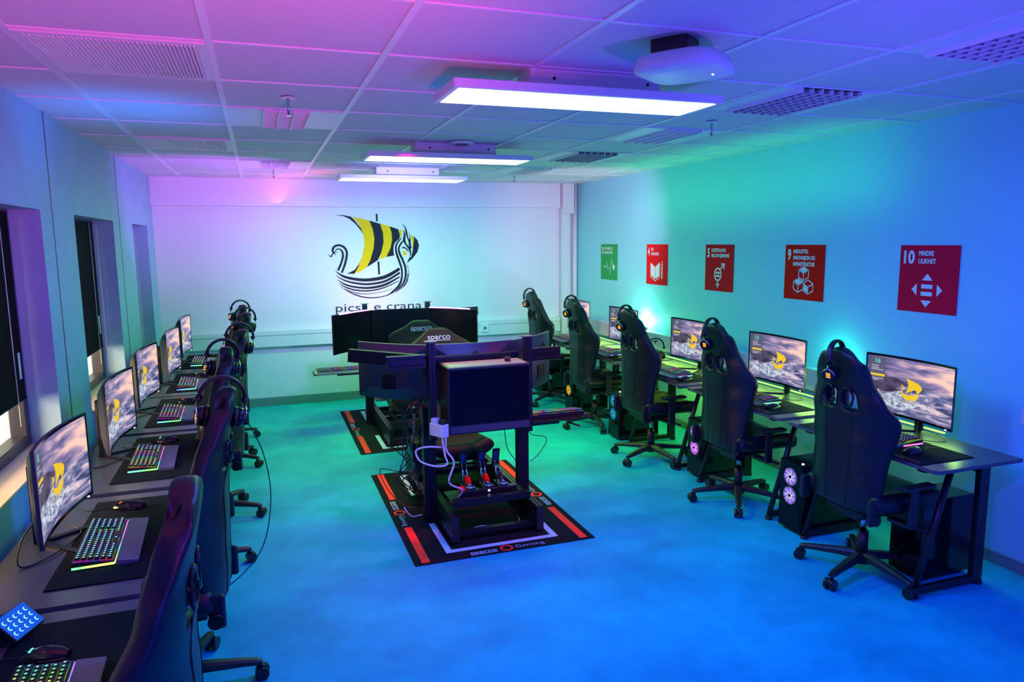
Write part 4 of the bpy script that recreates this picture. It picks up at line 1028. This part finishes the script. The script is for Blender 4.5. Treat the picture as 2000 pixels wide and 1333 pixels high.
    # keyboard tray on the driver's left (picture right)
    m = MB().box((0.66, 0.62, 0.60), (0.50, 0.22, 0.012), 'metal_b', bev=0.003).box((0.50, 0.60, 0.575), (0.34, 0.05, 0.03), 'alu', bev=0.003).cyl((0.72, 0.54, 0.575), (0.78, 0.46, 0.56), 0.008, 'plastic', 8)
    m.build('keyboard_tray', t)
    # bucket seat
    HW = [(0.24, 0.21), (0.42, 0.225), (0.62, 0.225), (0.80, 0.22), (0.95, 0.245), (1.05, 0.275), (1.095, 0.235), (1.125, 0.15), (1.165, 0.11), (1.195, 0.06)]
    YP = [(0.24, 1.20), (0.42, 1.34), (0.62, 1.42), (0.80, 1.46), (1.0, 1.51), (1.195, 1.56)]
    WG = [(0.24, 0.12), (0.42, 0.12), (0.62, 0.11), (0.80, 0.11), (0.95, 0.12), (1.05, 0.10), (1.125, 0.02), (1.195, 0.0)]
    b = MB()
    def fn(u, v):
        s_ = u*2-1; z = 0.24+0.955*v
        return Vector((interp(HW, z)*s_, interp(YP, z)-interp(WG, z)*abs(s_)**3, z))
    b.grid(18, 34, fn, 'foam'); st_ = solid(b.build('seat_back', t), 0.05, 0.0, 1)
    for sgn in (-1, 1):
        q = MB(); off = sgn*0.034
        def tf2(x, y): return Vector((-x if sgn > 0 else x, interp(YP, y)-interp(WG, y)*abs(x/interp(HW, y))**3+off, y))
        put_text(q, 'sparco', tf2, 'mat_pale', h=0.042, w=0.19, x=-0.095, y=1.108, bold=0.012)
        q.poly([tf2(-0.095, 1.096), tf2(0.095, 1.096), tf2(0.095, 1.101), tf2(-0.095, 1.101)], 'mat_pale')
        q.build('lettering', st_, recalc=False)
    b = MB()
    b.grid(12, 12, lambda u, v: Vector(((u*2-1)*0.235, 0.82+0.44*v, 0.335-0.05*v+0.08*abs(u*2-1)**4)), 'foam'); solid(b.build('seat_cushion', t), 0.09, 0, 1)
    m = MB().box((-0.2, 1.08, 0.20), (0.02, 0.34, 0.10), 'metal_b').box((0.2, 1.08, 0.20), (0.02, 0.34, 0.10), 'metal_b').box((0, 0.98, 0.17), (0.52, 0.05, 0.03), 'metal_b').box((0, 1.22, 0.17), (0.52, 0.05, 0.03), 'metal_b'); m.build('seat_bracket', t)
    return t
M['back_blue'] = mat('blue_anodised_plate', (0.05, 0.12, 0.45), 0.3, 0.6)
rig = make_rig(); rig.location = (1.352, 4.14, 0); tag(rig, 'black racing rig with pedals facing the camera on the nearer mat', 'racing rig', 'racing simulator rigs')
rig2 = copy_tree(rig); rig2.location = (1.352, 7.90, 0); rig2.rotation_euler = (0, 0, PI); tag(rig2, 'racing rig at the back whose dark triple screens face the camera', 'racing rig', 'racing simulator rigs')
# things on the rigs
def rig_pc(cx, cy, rz, label):
    t = empty('rig_computer', (cx, cy, 0.671), rz, label, 'computer', 'computers on the racing rigs')
    w, d, h = 0.56, 0.23, 0.43
    MB().box((0, 0, h/2), (w, d, h), 'plastic', bev=0.004).build('case', t)
    MB().box((0, 0, h+0.0015), (w-0.03, d-0.03, 0.003), 'green_top', bev=0.001).build('top_cover', t)
    MB().box((0, -d/2-0.002, h/2+0.02), (w-0.02, 0.004, h-0.07), 'tglass').build('side_glass', t)
    MB().box((0, -d/2-0.002, 0.025), (w-0.02, 0.005, 0.045), 'back', bev=0.001).build('lower_panel', t)
    MB().cyl((0.16, 0.0, h+0.003), (0.16, 0.0, h+0.03), 0.02, 'plastic', 16).build('top_knob', t)
M['green_top'] = mat('grey_steel_cover', (0.30, 0.34, 0.34), 0.35, 0.3)
rig_pc(1.365, 4.44-0.005, 0, 'wide black computer case with glass side mounted on the nearer racing rig')
rig_pc(1.34, 7.61, PI, 'computer case mounted behind the far dark screens')
keyboard(2.01, 4.79, 0.607, PI, 'black keyboard with glowing rainbow edge on the nearer rig tray', 'keyboards on the rig trays')
keyboard(0.69, 7.25, 0.607, 0, 'dark keyboard on the tray sticking out left of the far rig', 'keyboards on the rig trays')
tag(MB().box((2.20, 4.72, 0.6085), (0.10, 0.20, 0.004), 'cloth', bev=0.001).build('mouse_pad'), 'small black pad at the outer end of the nearer rig tray', 'mouse pad')
# lit strip and clamps along the top of the far screens
ls = MB().tube([(0.70, 6.98, 1.212), (0.86, 7.17, 1.212), (1.04, 7.34, 1.212)], 0.006, 'glow_v', 6).tube([(1.66, 7.34, 1.212), (1.85, 7.17, 1.212), (2.0, 6.98, 1.212)], 0.006, 'glow_v', 6)
tag(ls.build('led_strip'), 'thin violet LED strip along the top edge of the far dark screens', 'led strip')
# white power strip and cables on the nearer rig
ps = empty('power_strip', (1.03, 4.36, 0.70), 0.5, 'white power strip with plugs strapped to the left post of the nearer rig', 'power strip')
MB().box((0, 0, 0), (0.055, 0.13, 0.085), 'white', bev=0.008).build('body', ps)
for k in range(2): MB().box((0.0, -0.035+0.07*k, 0.056), (0.04, 0.045, 0.03), 'white' if k % 2 else 'plastic', bev=0.005).build('plug', ps)
def cable(pts, r, m, label, n=8):
    tag(MB().tube(catmull(pts, n), r, m, 8).build('cable'), label, 'cable')
M['white_c'] = mat('white_cable', (0.80, 0.72, 0.85), 0.4)
cable([(1.06, 4.30, 0.68), (1.06, 4.30, 0.58), (1.10, 4.27, 0.50), (1.06, 4.25, 0.38), (1.16, 4.30, 0.30), (1.14, 4.34, 0.24)], 0.006, 'white_c', 'long white cable hanging from the power strip down to the pedals')
cable([(1.03, 4.28, 0.66), (1.04, 4.26, 0.56), (1.05, 4.25, 0.50), (0.98, 4.27, 0.49), (0.90, 4.34, 0.51), (0.88, 4.38, 0.57), (0.94, 4.34, 0.60), (1.03, 4.30, 0.60)], 0.006, 'white_c', 'white cable looped around the left post of the nearer rig')
cable([(0.83, 4.60, 0.12), (0.87, 4.55, 0.07), (0.93, 4.50, 0.09)], 0.004, 'white_c', 'short white cable end near the floor by the left rail')
random.seed(5)
nmc = ['black cable loop bulging left of the nearer rig', 'black cable hanging behind the left post', 'thin black cable beside the shifter', 'black cable curling below the power strip', 'black cable dropping to the left rail', 'black cable crossing behind the rig post', 'black cable bundled by the shifter base', 'thin black cable falling beside the seat rail', 'black cable sagging under the side screen', 'black cable near the rear of the left rail']
for k in range(10):
    x0, y0 = 0.90+0.12*random.random(), 4.62+0.25*random.random(); pts = [(x0+0.05, y0, 0.85)]
    for q in range(6): pts.append((x0-0.03+random.uniform(-0.07, 0.07), y0+random.uniform(-0.06, 0.06), 0.78-0.11*q))
    pts.append((x0+0.05, y0+0.1, 0.10)); cable(pts, 0.004, 'plastic', nmc[k])
cable([(0.98, 4.75, 0.30), (0.86, 4.95, 0.26), (0.76, 5.15, 0.22), (0.80, 5.00, 0.10), (0.90, 4.88, 0.012), (0.98, 4.85, 0.012)], 0.004, 'plastic', 'thin black cable looping out over the left edge of the nearer mat')
cable([(1.55, 4.60, 0.64), (1.58, 4.62, 0.45), (1.64, 4.60, 0.34), (1.66, 4.58, 0.22)], 0.003, 'plastic', 'thin black cable hanging left of the right front post')
cable([(1.75, 4.70, 0.60), (1.80, 4.72, 0.50), (1.92, 4.72, 0.46), (1.86, 4.70, 0.36), (1.78, 4.70, 0.30)], 0.003, 'plastic', 'thin black cable dangling below the keyboard tray')
cable([(1.18, 4.28, 0.03), (1.30, 4.34, 0.02), (1.42, 4.28, 0.02), (1.55, 4.32, 0.02), (1.58, 4.40, 0.02)], 0.003, 'white_c', 'thin pale cable lying on the mat inside the rig frame')
cable([(-0.085, 3.12, 1.16), (-0.03, 3.24, 0.98), (-0.01, 3.34, 0.74), (-0.06, 3.30, 0.52), (-0.20, 3.16, 0.43), (-0.36, 3.13, 0.40)], 0.0025, 'plastic', 'thin headset cable hanging behind the second left chair')
for i, (y, nm) in enumerate(zip([3.11, 4.25, 5.37, 6.61, 7.72], ordn)):
    cable([(3.66, y, 0.85), (3.60, y-0.05, 0.75), (3.52, y-0.16, 0.746), (3.62, y-0.22, 0.746), (3.70, y-0.10, 0.746), (3.71, y, 0.75)], 0.0025, 'plastic', 'thin black cable curling on the %s right-hand desk behind the monitor' % nm)
for i, (y, nm) in enumerate(zip([1.93, 3.12, 4.34, 5.46, 6.50, 7.62], ordl)):
    cable([(-0.86, y, 0.86), (-0.90, y-0.10, 0.80), (-0.88, y-0.22, 0.746), (-0.80, y-0.16, 0.746), (-0.74, y+0.05, 0.746), (-0.80, y+0.15, 0.746)], 0.003, 'plastic', 'thin black cable behind the monitor on the %s left-hand desk' % nm)
# headset on a stand between two right-hand monitors
hst = empty('headset_stand', (3.50, 5.86, DZ), -0.6, 'small clear headset stand between the monitor numbered 14 and the next one', 'headset stand')
MB().box((0, 0, 0.005), (0.10, 0.12, 0.008), 'chrome', bev=0.002).cyl((0, 0, 0.008), (0, 0, 0.20), 0.006, 'chrome', 10).box((0, 0, 0.204), (0.05, 0.04, 0.012), 'plastic', bev=0.004).build('frame', hst)
headset(3.50, 5.86, DZ+0.228, -0.2, 'headset resting on the clear stand between two right-hand monitors', 'headset on stand', 0.0)
# ------------------------------------------------------------------ further lights of the room
A('window_daylight_1', (-2.3, 3.6, 1.3), (-1.1, 3.8, 0.75), 1.2, 0.8)
A('window_daylight_2', (-2.3, 5.7, 1.3), (-1.1, 5.8, 0.75), 1.2, 0.8)
